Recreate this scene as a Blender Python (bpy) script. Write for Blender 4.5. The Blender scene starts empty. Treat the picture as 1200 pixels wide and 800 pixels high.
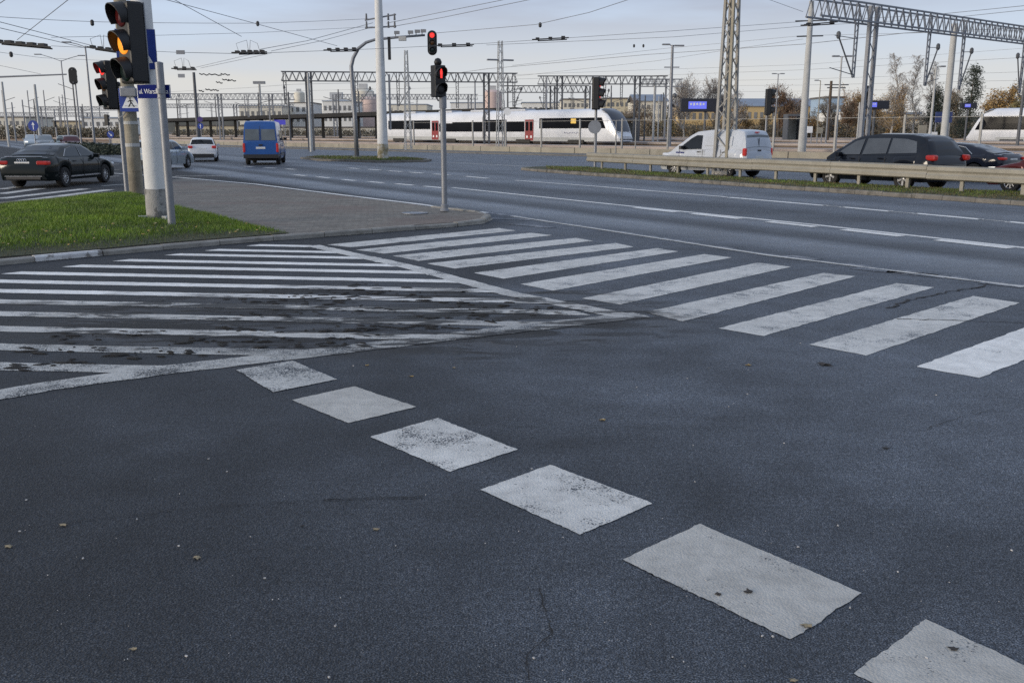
import bpy, bmesh, math, random
from mathutils import Vector, Matrix, noise
random.seed(7)
SC = bpy.context.scene
COL = SC.collection
# ------------------------------------------------------------------ camera
CAM_H = 1.9                      # eye height of the photographer (m)
FPX, VH = 1090.0, 154.0          # focal length in photo pixels, horizon row
TH = math.atan((400 - VH) / FPX)
cd = bpy.data.cameras.new('camera'); cam = bpy.data.objects.new('camera', cd); COL.objects.link(cam)
cd.sensor_width = 36.0; cd.lens = 36.0 * FPX / 1200.0; cd.clip_start = 0.05; cd.clip_end = 6000
cam.location = (0, 0, CAM_H); cam.rotation_euler = (math.pi / 2 - TH, 0, 0)
SC.camera = cam
# ------------------------------------------------------------------ sky, sun, exposure
SUN_EL, SUN_AZ = math.radians(7), math.radians(245)      # low sun behind the camera, to the left (azimuth clockwise from +Y)
W = bpy.data.worlds.new('World'); SC.world = W; W.use_nodes = True
wn = W.node_tree; wn.nodes.clear()
def wnode(t, **k):
    n = wn.nodes.new(t)
    for a, b in k.items(): setattr(n, a, b)
    return n
sky = wnode('ShaderNodeTexSky', sky_type='NISHITA', sun_disc=False, sun_elevation=SUN_EL, sun_rotation=SUN_AZ)
sky.altitude = 20; sky.dust_density = 0.6
skym = wnode('ShaderNodeVectorMath', operation='SCALE'); skym.inputs['Scale'].default_value = 0.10
tc = wnode('ShaderNodeTexCoord')
sep = wnode('ShaderNodeSeparateXYZ')
ramp = wnode('ShaderNodeValToRGB')
el = ramp.color_ramp.elements
el[0].position = 0.0; el[0].color = (0.66, 0.67, 0.69, 1)
el[1].position = 1.0; el[1].color = (0.46, 0.58, 0.82, 1)
for p, c in ((0.045, (0.66, 0.69, 0.74)), (0.09, (0.60, 0.69, 0.83)), (0.16, (0.56, 0.70, 0.94)), (0.4, (0.52, 0.64, 0.87))):
    e = el.new(p); e.color = (*c, 1)
mp = wnode('ShaderNodeMapping'); mp.inputs['Scale'].default_value = (1.0, 1.0, 7.5); mp.inputs['Rotation'].default_value = (0.05, 0.03, 0)
nz = wnode('ShaderNodeTexNoise'); nz.inputs['Scale'].default_value = 2.3; nz.inputs['Detail'].default_value = 5; nz.inputs['Roughness'].default_value = 0.52
cr = wnode('ShaderNodeValToRGB'); cr.color_ramp.elements[0].position = 0.41; cr.color_ramp.elements[1].position = 0.60
mixc = wnode('ShaderNodeMix', data_type='RGBA'); mixc.blend_type = 'MIX'
cl = wnode('ShaderNodeValToRGB')          # cloud colour: cream near the horizon, blue grey higher up
cl.color_ramp.elements[0].position = 0.0; cl.color_ramp.elements[0].color = (0.70, 0.71, 0.73, 1)
cl.color_ramp.elements[1].position = 0.35; cl.color_ramp.elements[1].color = (0.55, 0.61, 0.72, 1)
e = cl.color_ramp.elements.new(0.05); e.color = (0.73, 0.72, 0.70, 1)
e = cl.color_ramp.elements.new(0.085); e.color = (0.60, 0.64, 0.72, 1)
e = cl.color_ramp.elements.new(0.13); e.color = (0.42, 0.46, 0.58, 1)
mixs = wnode('ShaderNodeMix', data_type='RGBA'); mixs.inputs[0].default_value = 0.9
bg = wnode('ShaderNodeBackground'); bg.inputs['Strength'].default_value = 1.0
wo = wnode('ShaderNodeOutputWorld')
L = wn.links.new
L(tc.outputs['Generated'], sep.inputs[0]); L(sep.outputs['Z'], ramp.inputs[0]); L(sep.outputs['Z'], cl.inputs[0])
L(tc.outputs['Generated'], mp.inputs[0]); L(mp.outputs[0], nz.inputs['Vector']); L(nz.outputs[0], cr.inputs[0])
mulc = wnode('ShaderNodeMath', operation='MULTIPLY'); mulc.inputs[1].default_value = 0.85
L(cr.outputs[0], mulc.inputs[0]); L(mulc.outputs[0], mixc.inputs[0]); L(ramp.outputs[0], mixc.inputs[6]); L(cl.outputs[0], mixc.inputs[7])
L(sky.outputs[0], skym.inputs[0]); L(skym.outputs[0], mixs.inputs[6]); L(mixc.outputs[2], mixs.inputs[7])
L(mixs.outputs[2], bg.inputs[0]); L(bg.outputs[0], wo.inputs[0])
sd = bpy.data.lights.new('sun', 'SUN'); sun = bpy.data.objects.new('sun', sd); COL.objects.link(sun)
sd.energy = 3.2; sd.angle = math.radians(22); sd.color = (1.0, 0.87, 0.70)
sv = Vector((math.sin(SUN_AZ) * math.cos(SUN_EL), math.cos(SUN_AZ) * math.cos(SUN_EL), math.sin(SUN_EL)))
sun.rotation_euler = sv.to_track_quat('Z', 'Y').to_euler(); sun.location = sv * 50 + Vector((0, 0, 30))
SC.view_settings.view_transform = 'Standard'; SC.view_settings.look = 'None'
SC.cycles.use_denoising = False
SC.view_settings.exposure = 0.08; SC.view_settings.gamma = 1.0; SC.view_settings.use_curve_mapping = False
# ------------------------------------------------------------------ survey helpers: photo pixel -> place on site
def ray(u, v):
    k = (v - 400) / FPX
    return (u - 600) / FPX, math.cos(TH) - k * math.sin(TH), -math.sin(TH) - k * math.cos(TH)
def G(u, v, z=0.0):
    dx, dy, dz = ray(u, v); t = (z - CAM_H) / dz
    return Vector((dx * t, dy * t, z))
def at(u, v, Y):
    dx, dy, dz = ray(u, v); t = Y / dy
    return Vector((dx * t, Y, CAM_H + dz * t))
def zat(v, Y):
    return at(600, v, Y).z
# ------------------------------------------------------------------ object helpers
def tag(o, label=None, cat=None, group=None, kind=None):
    if label: o['label'] = label
    if cat: o['category'] = cat
    if group: o['group'] = group
    if kind: o['kind'] = kind
    return o
def thing(name, label, cat, loc=(0, 0, 0), rz=0.0, group=None):
    o = bpy.data.objects.new(name, None); COL.objects.link(o)
    o.empty_display_size = 0.2
    o.location = loc; o.rotation_euler = (0, 0, rz)
    return tag(o, label, cat, group)
class MB:
    def __init__(s): s.v = []; s.f = []
    def add(s, vs, fs):
        b = len(s.v); s.v += [tuple(p) for p in vs]; s.f += [tuple(b + i for i in q) for q in fs]; return s
    def box(s, c, d, rz=0.0, rot=None):
        M = rot if rot is not None else Matrix.Rotation(rz, 3, 'Z')
        c = Vector(c); h = [x / 2 for x in d]
        vs = [c + M @ Vector((sx * h[0], sy * h[1], sz * h[2])) for sx in (-1, 1) for sy in (-1, 1) for sz in (-1, 1)]
        return s.add(vs, [(0, 1, 3, 2), (4, 6, 7, 5), (0, 4, 5, 1), (2, 3, 7, 6), (0, 2, 6, 4), (1, 5, 7, 3)])
    def cyl(s, p0, p1, r0, r1=None, n=10, cap=True):
        r1 = r0 if r1 is None else r1
        p0, p1 = Vector(p0), Vector(p1); d = (p1 - p0)
        if d.length < 1e-6: return s
        d.normalize(); a = d.orthogonal().normalized(); b = d.cross(a)
        vs = []
        for p, r in ((p0, r0), (p1, r1)):
            for i in range(n):
                t = 2 * math.pi * i / n; vs.append(p + a * math.cos(t) * r + b * math.sin(t) * r)
        fs = [(i, (i + 1) % n, n + (i + 1) % n, n + i) for i in range(n)]
        if cap: fs += [tuple(reversed(range(n))), tuple(range(n, 2 * n))]
        return s.add(vs, fs)
    def tube(s, pts, r, n=6, r1=None):
        pts = [Vector(p) for p in pts]; m = len(pts); r1 = r if r1 is None else r1
        vs = []; a = None
        for i, p in enumerate(pts):
            d = (pts[min(i + 1, m - 1)] - pts[max(i - 1, 0)]).normalized()
            if a is None: a = d.orthogonal().normalized()
            a = (a - d * a.dot(d)).normalized(); b = d.cross(a)
            rr = r + (r1 - r) * i / max(1, m - 1)
            vs += [p + a * math.cos(2 * math.pi * k / n) * rr + b * math.sin(2 * math.pi * k / n) * rr for k in range(n)]
        fs = [(i * n + k, i * n + (k + 1) % n, (i + 1) * n + (k + 1) % n, (i + 1) * n + k) for i in range(m - 1) for k in range(n)]
        fs += [tuple(reversed(range(n))), tuple(range((m - 1) * n, m * n))]
        return s.add(vs, fs)
    def lathe(s, prof, c=(0, 0, 0), axis='Z', n=20, caps=True):
        c = Vector(c); vs = []
        for r, h in prof:
            for k in range(n):
                t = 2 * math.pi * k / n
                p = Vector((r * math.cos(t), r * math.sin(t), h))
                if axis == 'Y': p = Vector((p.x, p.z, p.y))
                if axis == 'X': p = Vector((p.z, p.x, p.y))
                vs.append(c + p)
        m = len(prof)
        fs = [(i * n + k, i * n + (k + 1) % n, (i + 1) * n + (k + 1) % n, (i + 1) * n + k) for i in range(m - 1) for k in range(n)]
        if caps: fs += [tuple(reversed(range(n))), tuple(range((m - 1) * n, m * n))]
        return s.add(vs, fs)
    def prism(s, poly, h, mat=None):
        """poly: list of 2-D or 3-D points, extruded by the vector h"""
        h = Vector(h); a = [Vector((p[0], p[1], p[2] if len(p) > 2 else 0.0)) for p in poly]
        n = len(a)
        vs = a + [p + h for p in a]
        return s.add(vs, [tuple(reversed(range(n))), tuple(range(n, 2 * n))] + [(i, (i + 1) % n, n + (i + 1) % n, n + i) for i in range(n)])
    def poly(s, pts):
        return s.add(pts, [tuple(range(len(pts)))])
    def loft(s, rings, closed=True, caps=True):
        n = len(rings[0]); m = len(rings)
        vs = [p for r in rings for p in r]; kk = n if closed else n - 1
        fs = [(i * n + k, i * n + (k + 1) % n, (i + 1) * n + (k + 1) % n, (i + 1) * n + k) for i in range(m - 1) for k in range(kk)]
        if caps: fs += [tuple(reversed(range(n))), tuple(range((m - 1) * n, m * n))]
        return s.add(vs, fs)
    def mesh(s, name):
        me = bpy.data.meshes.new(name); me.from_pydata(s.v, [], s.f)
        bm = bmesh.new(); bm.from_mesh(me); bmesh.ops.recalc_face_normals(bm, faces=bm.faces); bm.to_mesh(me); bm.free()
        return me
    def build(s, name, mat, parent=None, smooth=False, world=False, bevel=0.0, loc=None):
        if world and parent is not None:
            iv = Matrix.LocRotScale(parent.location, parent.rotation_euler, None).inverted()
            s.v = [tuple(iv @ Vector(p)) for p in s.v]
        me = s.mesh(name)
        if mat: me.materials.append(mat)
        o = bpy.data.objects.new(name, me); COL.objects.link(o)
        if smooth == 'auto':
            for p in me.polygons: p.use_smooth = True
            bm = bmesh.new(); bm.from_mesh(me)
            for e in bm.edges:
                if len(e.link_faces) == 2 and e.calc_face_angle(0) > math.radians(38): e.smooth = False
            bm.to_mesh(me); bm.free()
        elif smooth:
            for p in me.polygons: p.use_smooth = True
        if parent is not None: o.parent = parent
        if loc is not None: o.location = loc
        if bevel:
            md = o.modifiers.new('bevel', 'BEVEL'); md.width = bevel; md.segments = 2; md.limit_method = 'ANGLE'; md.angle_limit = math.radians(40)
        return o
def share(o, parent, loc=None, rot=None, name=None):
    c = o.copy(); COL.objects.link(c); c.parent = parent
    if loc is not None: c.location = loc
    if rot is not None: c.rotation_euler = rot
    if name: c.name = name
    return c
# ------------------------------------------------------------------ materials
def newmat(name):
    m = bpy.data.materials.new(name); m.use_nodes = True
    nt = m.node_tree; b = nt.nodes['Principled BSDF']
    return m, nt, b
def nd(nt, t, ins=None, **props):
    n = nt.nodes.new(t)
    for k, v in props.items(): setattr(n, k, v)
    for k, v in (ins or {}).items():
        s = n.inputs[k]
        if isinstance(v, bpy.types.NodeSocket): nt.links.new(v, s)
        else: s.default_value = v
    return n
def rgba(c): return (c[0], c[1], c[2], 1.0)
def cramp(nt, fac, stops, interp='LINEAR'):
    n = nt.nodes.new('ShaderNodeValToRGB'); r = n.color_ramp; r.interpolation = interp
    r.elements[0].position, r.elements[0].color = stops[0][0], rgba(stops[0][1])
    r.elements[1].position, r.elements[1].color = stops[-1][0], rgba(stops[-1][1])
    for p, c in stops[1:-1]:
        e = r.elements.new(p); e.color = rgba(c)
    nt.links.new(fac, n.inputs[0]); return n.outputs[0]
def g3(x): return (x, x, x)
def mixrgb(nt, fac, a, b, mode='MIX'):
    n = nt.nodes.new('ShaderNodeMix'); n.data_type = 'RGBA'; n.blend_type = mode
    for s, v in ((n.inputs[0], fac), (n.inputs[6], a), (n.inputs[7], b)):
        if isinstance(v, bpy.types.NodeSocket): nt.links.new(v, s)
        elif isinstance(v, (int, float)): s.default_value = v
        else: s.default_value = rgba(v)
    return n.outputs[2]
def mth(nt, op, a, b=None, c=None, clamp=False):
    n = nt.nodes.new('ShaderNodeMath'); n.operation = op; n.use_clamp = clamp
    for i, v in enumerate((a, b, c)):
        if v is None: continue
        if isinstance(v, bpy.types.NodeSocket): nt.links.new(v, n.inputs[i])
        else: n.inputs[i].default_value = v
    return n.outputs[0]
def tnoise(nt, vec, scale, detail=3, rough=0.55, stretch=None, rz=0.0, dist=0.0):
    if stretch or rz:
        mpn = nd(nt, 'ShaderNodeMapping', {'Scale': stretch or (1, 1, 1), 'Rotation': (0, 0, rz)}); nt.links.new(vec, mpn.inputs[0]); vec = mpn.outputs[0]
    n = nd(nt, 'ShaderNodeTexNoise', {'Scale': scale, 'Detail': detail, 'Roughness': rough, 'Distortion': dist}); nt.links.new(vec, n.inputs['Vector'])
    return n.outputs[0]
MATS = {}
def smat(name, col, rough=0.6, metal=0.0, var=0.14, scale=5.0, bump=0.0, col2=None, fac2=(0.55, 0.75), scale2=2.0, stretch=None, emit=None, es=0.0, coat=0.0, spec=None):
    """plain procedural material: base colour with noise variation, a second (dirt / rust) colour through a mask, fine relief"""
    if name in MATS: return MATS[name]
    m, nt, b = newmat(name)
    t = nd(nt, 'ShaderNodeTexCoord').outputs['Object']
    n1 = tnoise(nt, t, scale, 4)
    c = cramp(nt, n1, [(0.3, [x * (1 - var) for x in col]), (0.7, [min(1, x * (1 + var)) for x in col])])
    if col2:
        n2 = tnoise(nt, t, scale2, 5, 0.62, stretch)
        k = cramp(nt, n2, [(fac2[0], g3(0)), (fac2[1], g3(1))])
        c = mixrgb(nt, k, c, col2)
    nt.links.new(c, b.inputs['Base Color'])
    b.inputs['Roughness'].default_value = rough; b.inputs['Metallic'].default_value = metal
    if spec is not None: b.inputs['Specular IOR Level'].default_value = spec
    if coat: b.inputs['Coat Weight'].default_value = coat; b.inputs['Coat Roughness'].default_value = 0.06
    if bump:
        bn = nd(nt, 'ShaderNodeBump', {'Strength': bump, 'Distance': 0.02}); nt.links.new(tnoise(nt, t, scale * 8, 3), bn.inputs['Height'])
        nt.links.new(bn.outputs[0], b.inputs['Normal'])
    if emit: b.inputs['Emission Color'].default_value = rgba(emit); b.inputs['Emission Strength'].default_value = es
    MATS[name] = m; return m
# --- asphalt: shared by the road sheet and, under the worn paint, by every marking
RD = Vector((0.545, -0.838, 0)); RN = Vector((0.838, 0.545, 0)); RE = Vector((0, 21.55, 0))     # direction of the main road, its normal, a point on its edge line
def asphalt_nodes(nt):
    P = nd(nt, 'ShaderNodeNewGeometry').outputs['Position']
    fine = tnoise(nt, P, 150, 2, 0.6)
    vor = nd(nt, 'ShaderNodeTexVoronoi', {'Scale': 85.0, 'Randomness': 1.0}); nt.links.new(P, vor.inputs['Vector'])
    mid = tnoise(nt, P, 3.2, 5, 0.6)
    big = tnoise(nt, P, 0.42, 4, 0.55, dist=0.4)
    streak = tnoise(nt, P, 1.0, 4, 0.6, (0.25, 2.2, 1), math.radians(33))
    col = cramp(nt, fine, [(0.37, (0.011, 0.0132, 0.0168)), (0.50, (0.043, 0.051, 0.064)), (0.64, (0.142, 0.158, 0.184))])
    # pale aggregate chips
    chip = cramp(nt, vor.outputs['Color'], [(0.78, g3(0)), (0.88, g3(1))])
    near = cramp(nt, vor.outputs['Distance'], [(0.25, g3(1)), (0.45, g3(0))])
    col = mixrgb(nt, mth(nt, 'MULTIPLY', mth(nt, 'MULTIPLY', chip, near), 0.5), col, (0.24, 0.235, 0.23))
    clump = tnoise(nt, P, 34, 3, 0.65)
    mul = cramp(nt, clump, [(0.33, g3(0.62)), (0.67, g3(1.42))]); col = mixrgb(nt, 1.0, col, mul, 'MULTIPLY')
    mul = cramp(nt, mid, [(0.3, g3(0.80)), (0.7, g3(1.2))]); col = mixrgb(nt, 1.0, col, mul, 'MULTIPLY')
    mul = cramp(nt, big, [(0.3, g3(0.74)), (0.68, g3(1.25))]); col = mixrgb(nt, 1.0, col, mul, 'MULTIPLY')
    mul = cramp(nt, streak, [(0.3, g3(0.9)), (0.7, g3(1.1))]); col = mixrgb(nt, 1.0, col, mul, 'MULTIPLY')
    # main road: polished wheel tracks run parallel to its edge line
    dp = nd(nt, 'ShaderNodeVectorMath', {1: RN}, operation='DOT_PRODUCT'); nt.links.new(P, dp.inputs[0])
    q = mth(nt, 'SUBTRACT', dp.outputs['Value'], RE.dot(RN))
    wob = mth(nt, 'MULTIPLY_ADD', tnoise(nt, P, 0.12, 3), 0.9, -0.45)
    q = mth(nt, 'ADD', q, wob)
    qn = mth(nt, 'MULTIPLY', mth(nt, 'ADD', q, 2.0), 1 / 16.0, clamp=True)
    def S(q): return (q + 2.0) / 16.0
    band = cramp(nt, qn, [(0.0, g3(1.0)), (S(-.3), g3(1.0)), (S(.4), g3(1.2)), (S(1.4), g3(1.45)), (S(2.1), g3(0.6)), (S(2.7), g3(0.68)), (S(3.3), g3(1.3)), (S(4.2), g3(.9)), (S(5.0), g3(.8)),
                                (S(6.3), g3(0.68)), (S(7.6), g3(1.2)), (S(8.6), g3(1.0)), (S(9.6), g3(1.35)), (S(11), g3(0.9)), (S(12.4), g3(1.25)), (1.0, g3(1.15))])
    pol = cramp(nt, qn, [(0.0, g3(0.0)), (S(-.3), g3(0.0)), (S(.5), g3(.8)), (S(1.4), g3(1)), (S(2.1), g3(.4)), (S(3.5), g3(.9)), (S(5.0), g3(.5)), (S(6.3), g3(.3)), (S(7.6), g3(.7)), (S(9.6), g3(.8)), (S(11), g3(.4)), (1.0, g3(.6))])
    col = mixrgb(nt, 1.0, col, band, 'MULTIPLY')
    # side road: vignette and sheen painted in, dark left, pale right; main road even
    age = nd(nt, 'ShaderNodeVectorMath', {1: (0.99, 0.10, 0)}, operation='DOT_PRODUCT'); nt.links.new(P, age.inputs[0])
    falloff_v = mth(nt, 'ADD', mth(nt, 'MULTIPLY', age.outputs['Value'], 0.11), mth(nt, 'MULTIPLY_ADD', big, 0.8, -0.04))
    falloff_c = cramp(nt, falloff_v, [(0.10, g3(0.38)), (0.40, g3(0.74)), (0.62, g3(1.38)), (1.0, g3(1.38))])
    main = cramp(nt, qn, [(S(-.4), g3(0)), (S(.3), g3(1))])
    col = mixrgb(nt, 1.0, col, mixrgb(nt, main, falloff_c, (1.32, 1.32, 1.32)), 'MULTIPLY')
    rough = mth(nt, 'MULTIPLY_ADD', pol, -0.42, 0.82)
    rough = mth(nt, 'MULTIPLY_ADD', mid, 0.12, mth(nt, 'SUBTRACT', rough, 0.06))
    # dried mud dragged over the hatched area by turning wheels
    off = nd(nt, 'ShaderNodeVectorMath', {1: (-1.75, 9.75, 0)}, operation='SUBTRACT'); nt.links.new(P, off.inputs[0])
    mpp = nd(nt, 'ShaderNodeMapping', {'Rotation': (0, 0, math.radians(-12)), 'Scale': (0.245, 0.46, 1)}); nt.links.new(off.outputs[0], mpp.inputs[0])
    ln = nd(nt, 'ShaderNodeVectorMath', operation='LENGTH'); nt.links.new(mpp.outputs[0], ln.inputs[0])
    zone = cramp(nt, mth(nt, 'ADD', ln.outputs['Value'], mth(nt, 'MULTIPLY_ADD', tnoise(nt, P, 1.1, 3), 0.8, -0.4)), [(0.70, g3(1)), (1.2, g3(0))])
    sm = tnoise(nt, P, 2.6, 6, 0.66, (0.42, 1.5, 1), math.radians(10), 0.6)
    mud = mth(nt, 'MULTIPLY', zone, cramp(nt, sm, [(0.485, g3(0)), (0.54, g3(1))]))
    film = mth(nt, 'MULTIPLY', zone, cramp(nt, tnoise(nt, P, 1.5, 5, 0.6, (0.5, 1.3, 1), 0.3), [(0.35, g3(0)), (0.62, g3(0.75))]))
    hgt = mth(nt, 'ADD', mth(nt, 'MULTIPLY_ADD', clump, 0.8, mth(nt, 'MULTIPLY', fine, 0.5)), mth(nt, 'MULTIPLY', vor.outputs['Distance'], -0.7))
    return P, col, rough, hgt, mud, film, fine, mid
def finish_ground(nt, b, col, rough, hgt, mud, film, film_amt=1.0, bump=0.75):
    col = mixrgb(nt, mth(nt, 'MULTIPLY', film, film_amt), col, (0.12, 0.122, 0.128))
    col = mixrgb(nt, mth(nt, 'MULTIPLY', mud, 0.93), col, (0.013, 0.0128, 0.013))
    nt.links.new(col, b.inputs['Base Color']); nt.links.new(rough, b.inputs['Roughness'])
    b.inputs['Specular IOR Level'].default_value = 0.42
    h2 = mth(nt, 'MULTIPLY_ADD', mud, 2.5, hgt)
    bn = nd(nt, 'ShaderNodeBump', {'Strength': bump, 'Distance': 0.010, 'Height': h2})
    nt.links.new(bn.outputs[0], b.inputs['Normal'])
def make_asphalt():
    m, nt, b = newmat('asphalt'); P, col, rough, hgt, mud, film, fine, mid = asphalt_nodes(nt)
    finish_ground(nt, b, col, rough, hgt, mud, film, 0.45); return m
def make_paint(name, pc, wear, speck):
    """road paint over asphalt: wear 0..1 lets the asphalt show in patches, speck lets the aggregate tips through"""
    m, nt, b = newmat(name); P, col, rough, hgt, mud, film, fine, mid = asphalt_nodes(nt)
    pn = cramp(nt, tnoise(nt, P, 1.3, 4), [(0.3, [x * 0.84 for x in pc]), (0.7, [min(1, x * 1.08) for x in pc])])
    f2 = tnoise(nt, P, 85, 3, 0.7)
    w1 = tnoise(nt, P, 2.4, 6, 0.68)
    k = mth(nt, 'ADD', mth(nt, 'MULTIPLY', f2, speck), mth(nt, 'MULTIPLY', w1, 1.0))
    thr = 0.5 * speck + 0.5 + 0.24 - 0.30 * wear
    on = cramp(nt, mth(nt, 'SUBTRACT', k, thr - 0.5), [(0.47, g3(1)), (0.53, g3(0))])
    grime = cramp(nt, tnoise(nt, P, 9.0, 5, 0.7), [(0.40, g3(1.0)), (0.75, g3(0.72))])
    pcx = mixrgb(nt, 1.0, pn, grime, 'MULTIPLY')
    c = mixrgb(nt, on, col, pcx)
    r = mth(nt, 'MULTIPLY_ADD', on, 0.0, 0.7)
    h = mth(nt, 'MULTIPLY_ADD', on, 0.25, mth(nt, 'MULTIPLY', hgt, 0.8))
    finish_ground(nt, b, c, r, h, mud, film, 0.55, 0.5); return m
# ================================================================== GROUND, ROADS, MARKINGS
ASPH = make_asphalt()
PAINT_NEW = make_paint('paint_fresh', (0.80, 0.79, 0.76), 0.12, 0.6)
PAINT_DASH = make_paint('paint_dash', (0.47, 0.455, 0.42), 0.16, 0.8)
PAINT_MID = make_paint('paint_worn', (0.60, 0.59, 0.56), 0.36, 0.95)
PAINT_OLD = make_paint('paint_speckled', (0.50, 0.495, 0.47), 0.52, 1.4)
PAINT_FAINT = make_paint('paint_faint', (0.30, 0.31, 0.34), 0.95, 0.6)
M_GROUND = smat('gravel_ground', (0.13, 0.115, 0.10), 0.95, var=0.35, scale=0.6, bump=0.6, col2=(0.07, 0.065, 0.055), scale2=0.15)
gnd = MB().poly([(-3000, -3000, -0.02), (3000, -3000, -0.02), (3000, 3000, -0.02), (-3000, 3000, -0.02)]).build('ground', M_GROUND); tag(gnd, kind='structure')
WALL0, WD, WM = Vector((-0.8, 86, 0)), Vector((0.68, -0.733, 0)).normalized(), Vector((0.733, 0.68, 0)).normalized()   # the low wall along the railway, its direction, its normal
def wl(t, o=0.0, z=0.0): return WALL0 + WD * t + WM * o + Vector((0, 0, z))
rp = [(-120, -40, 0), (90, -40, 0), tuple(wl(130, -0.2)), tuple(wl(0, -0.2)), tuple(wl(-60, -0.2)), tuple(wl(-150, -0.2))]
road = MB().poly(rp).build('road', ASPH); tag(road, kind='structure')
def rough_poly(pts, step=0.09, amp=0.007):
    """resample an outline and let its edge wander by some millimetres, as sprayed paint does"""
    out = []
    for i, p in enumerate(pts):
        q = pts[(i + 1) % len(pts)]; d = Vector(q) - Vector(p); n = max(1, min(140, int(d.length / step)))
        nv = Vector((-d.y, d.x, 0)).normalized() if d.length > 0 else Vector((0, 0, 0))
        for k in range(n):
            a = Vector(p) + d * (k / n)
            o = noise.noise(a * 7.0) * amp * 1.6 + random.gauss(0, amp * 0.55)
            out.append(a + nv * o)
    return out
def paint(name, pts, mat, z=0.004, step=0.09, amp=0.007):
    pl = rough_poly([Vector((p[0], p[1], z)) for p in pts], step, amp)
    bm = bmesh.new(); vs = [bm.verts.new(p) for p in pl]
    f = bm.faces.new(vs); bmesh.ops.triangulate(bm, faces=[f])
    me = bpy.data.meshes.new(name); bm.to_mesh(me); bm.free()
    if me.polygons and me.polygons[0].normal.z < 0: me.flip_normals()
    me.materials.append(mat); o = bpy.data.objects.new(name, me); COL.objects.link(o); o.parent = road
    return o
def strip(pts, w):
    """ground ribbon along a polyline"""
    l, r = [], []
    for i, p in enumerate(pts):
        d = (pts[min(i + 1, len(pts) - 1)] - pts[max(i - 1, 0)]).normalized(); n = Vector((-d.y, d.x, 0)) * (w / 2)
        l.append(p + n); r.append(p - n)
    return l + r[::-1]
# zebra crossing: eleven bars, each from its near-left end to its far-right end
ZB = [((842, 385), (895, 394), (1095, 337), (1050, 332)), ((948, 404), (1015, 417), (1195, 355), (1140, 347)), ((1074, 430), (1147, 443), (1330, 372), (1262, 362)),
      ((757, 366), (800, 377), (1003, 324), (965, 320)), ((682, 350), (727, 357), (927, 313), (888, 308)), ((610, 333), (648, 341), (858, 302), (825, 298)),
      ((555, 320), (590, 327), (795, 295), (770, 291)), ((500, 309), (533, 315), (743, 289.5), (722, 285)), ((460, 300), (490, 306), (695, 282.5), (675, 279)),
      ((417, 293), (450, 297.5), (647, 276), (622, 273)), ((383, 287), (412, 290), (605, 270.5), (585, 267.5)), ((1215, 466), (1296, 480), (1480, 398), (1405, 386))]
for i, b4 in enumerate(ZB):
    paint('zebra_bar', [G(*p) for p in b4], PAINT_MID if i not in (2, 11) else PAINT_NEW)
# hatched area: outline bands and slanting bars
hA = [G(0, 463), G(60, 452), G(200, 433), G(400, 410), G(560, 391), G(752, 369)]
hA = [hA[0] + (hA[0] - hA[1]) * 5 + Vector((-0.6, .25, 0))] + hA
paint('hatch_border', strip(hA, 0.30), PAINT_OLD, 0.005, amp=0.012)
hB = [G(366, 288), G(480, 313), G(600, 345), G(735, 371)]
paint('hatch_border', strip(hB, 0.26), PAINT_MID, 0.0055, amp=0.01)
def clip(poly, a, b):
    """keep the part of poly to the left of the line a->b"""
    out = []
    side = lambda p: (b.x - a.x) * (p.y - a.y) - (b.y - a.y) * (p.x - a.x)
    for i, p in enumerate(poly):
        q = poly[(i + 1) % len(poly)]; sp, sq = side(p), side(q)
        if sp >= 0: out.append(p)
        if sp * sq < 0: out.append(p + (q - p) * (sp / (sp - sq)))
    return out
ST = [((0, 430), (250, 434)), ((0, 407.5), (250, 411)), ((0, 386), (250, 390)), ((0, 368), (250, 372.5)), ((0, 354), (250, 358)), ((0, 341), (250, 346)), ((0, 329.5), (250, 335)),
      ((0, 319), (250, 325)), ((56, 311), (250, 315)), ((130, 304), (250, 308)), ((196, 298), (440, 303)), ((257, 293), (400, 296)), ((310, 288), (395, 289))]
kA, kB = G(64, 314), G(318, 285)
for i, (a, b) in enumerate(ST):
    p, q = G(*a), G(*b); d = (q - p).normalized()
    d = Vector((math.cos(math.radians(-4.5 - i * 0.35)), math.sin(math.radians(-4.5 - i * 0.35)), 0))
    n = Vector((-d.y, d.x, 0)) * 0.125
    c = (p + q) / 2
    pl = [c - d * 14 - n, c + d * 9 - n, c + d * 9 + n, c - d * 14 + n]
    pl = clip(pl, hA[3], hA[4] * 1.0) if i < 1 else clip(pl, hA[4], hA[5]) if i < 2 else clip(pl, hA[5], hA[6])    # stay behind the near border
    pl = clip(pl, hB[3], hB[2]) if i < 4 else clip(pl, hB[2], hB[1]) if i < 9 else clip(pl, hB[1], hB[0])
    pl = clip(pl, kB, kA)
    if len(pl) > 2: paint('hatch_bar', pl, PAINT_OLD if i < 2 else PAINT_MID if i < 5 else PAINT_NEW, 0.0045)
# broken line of wide dashes across the mouth of the side road
DS = [((277, 434), (320, 460), (395, 445), (343, 423)), ((342, 469), (408, 496), (488, 477), (415, 453)), ((434, 512), (527, 553), (607, 527), (513, 490)),
      ((563, 574), (680, 627), (765, 590), (645, 545)), ((729, 656), (927, 750), (1010, 695), (820, 614)), ((1000, 790), (1330, 960), (1420, 880), (1085, 726))]
for i, d4 in enumerate(DS):
    paint('wide_dash', [G(*p) for p in d4], PAINT_OLD if i == 0 else PAINT_DASH if i in (1, 4, 5) else PAINT_MID, 0.004 if i else 0.006, 0.02, 0.0038)
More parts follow.
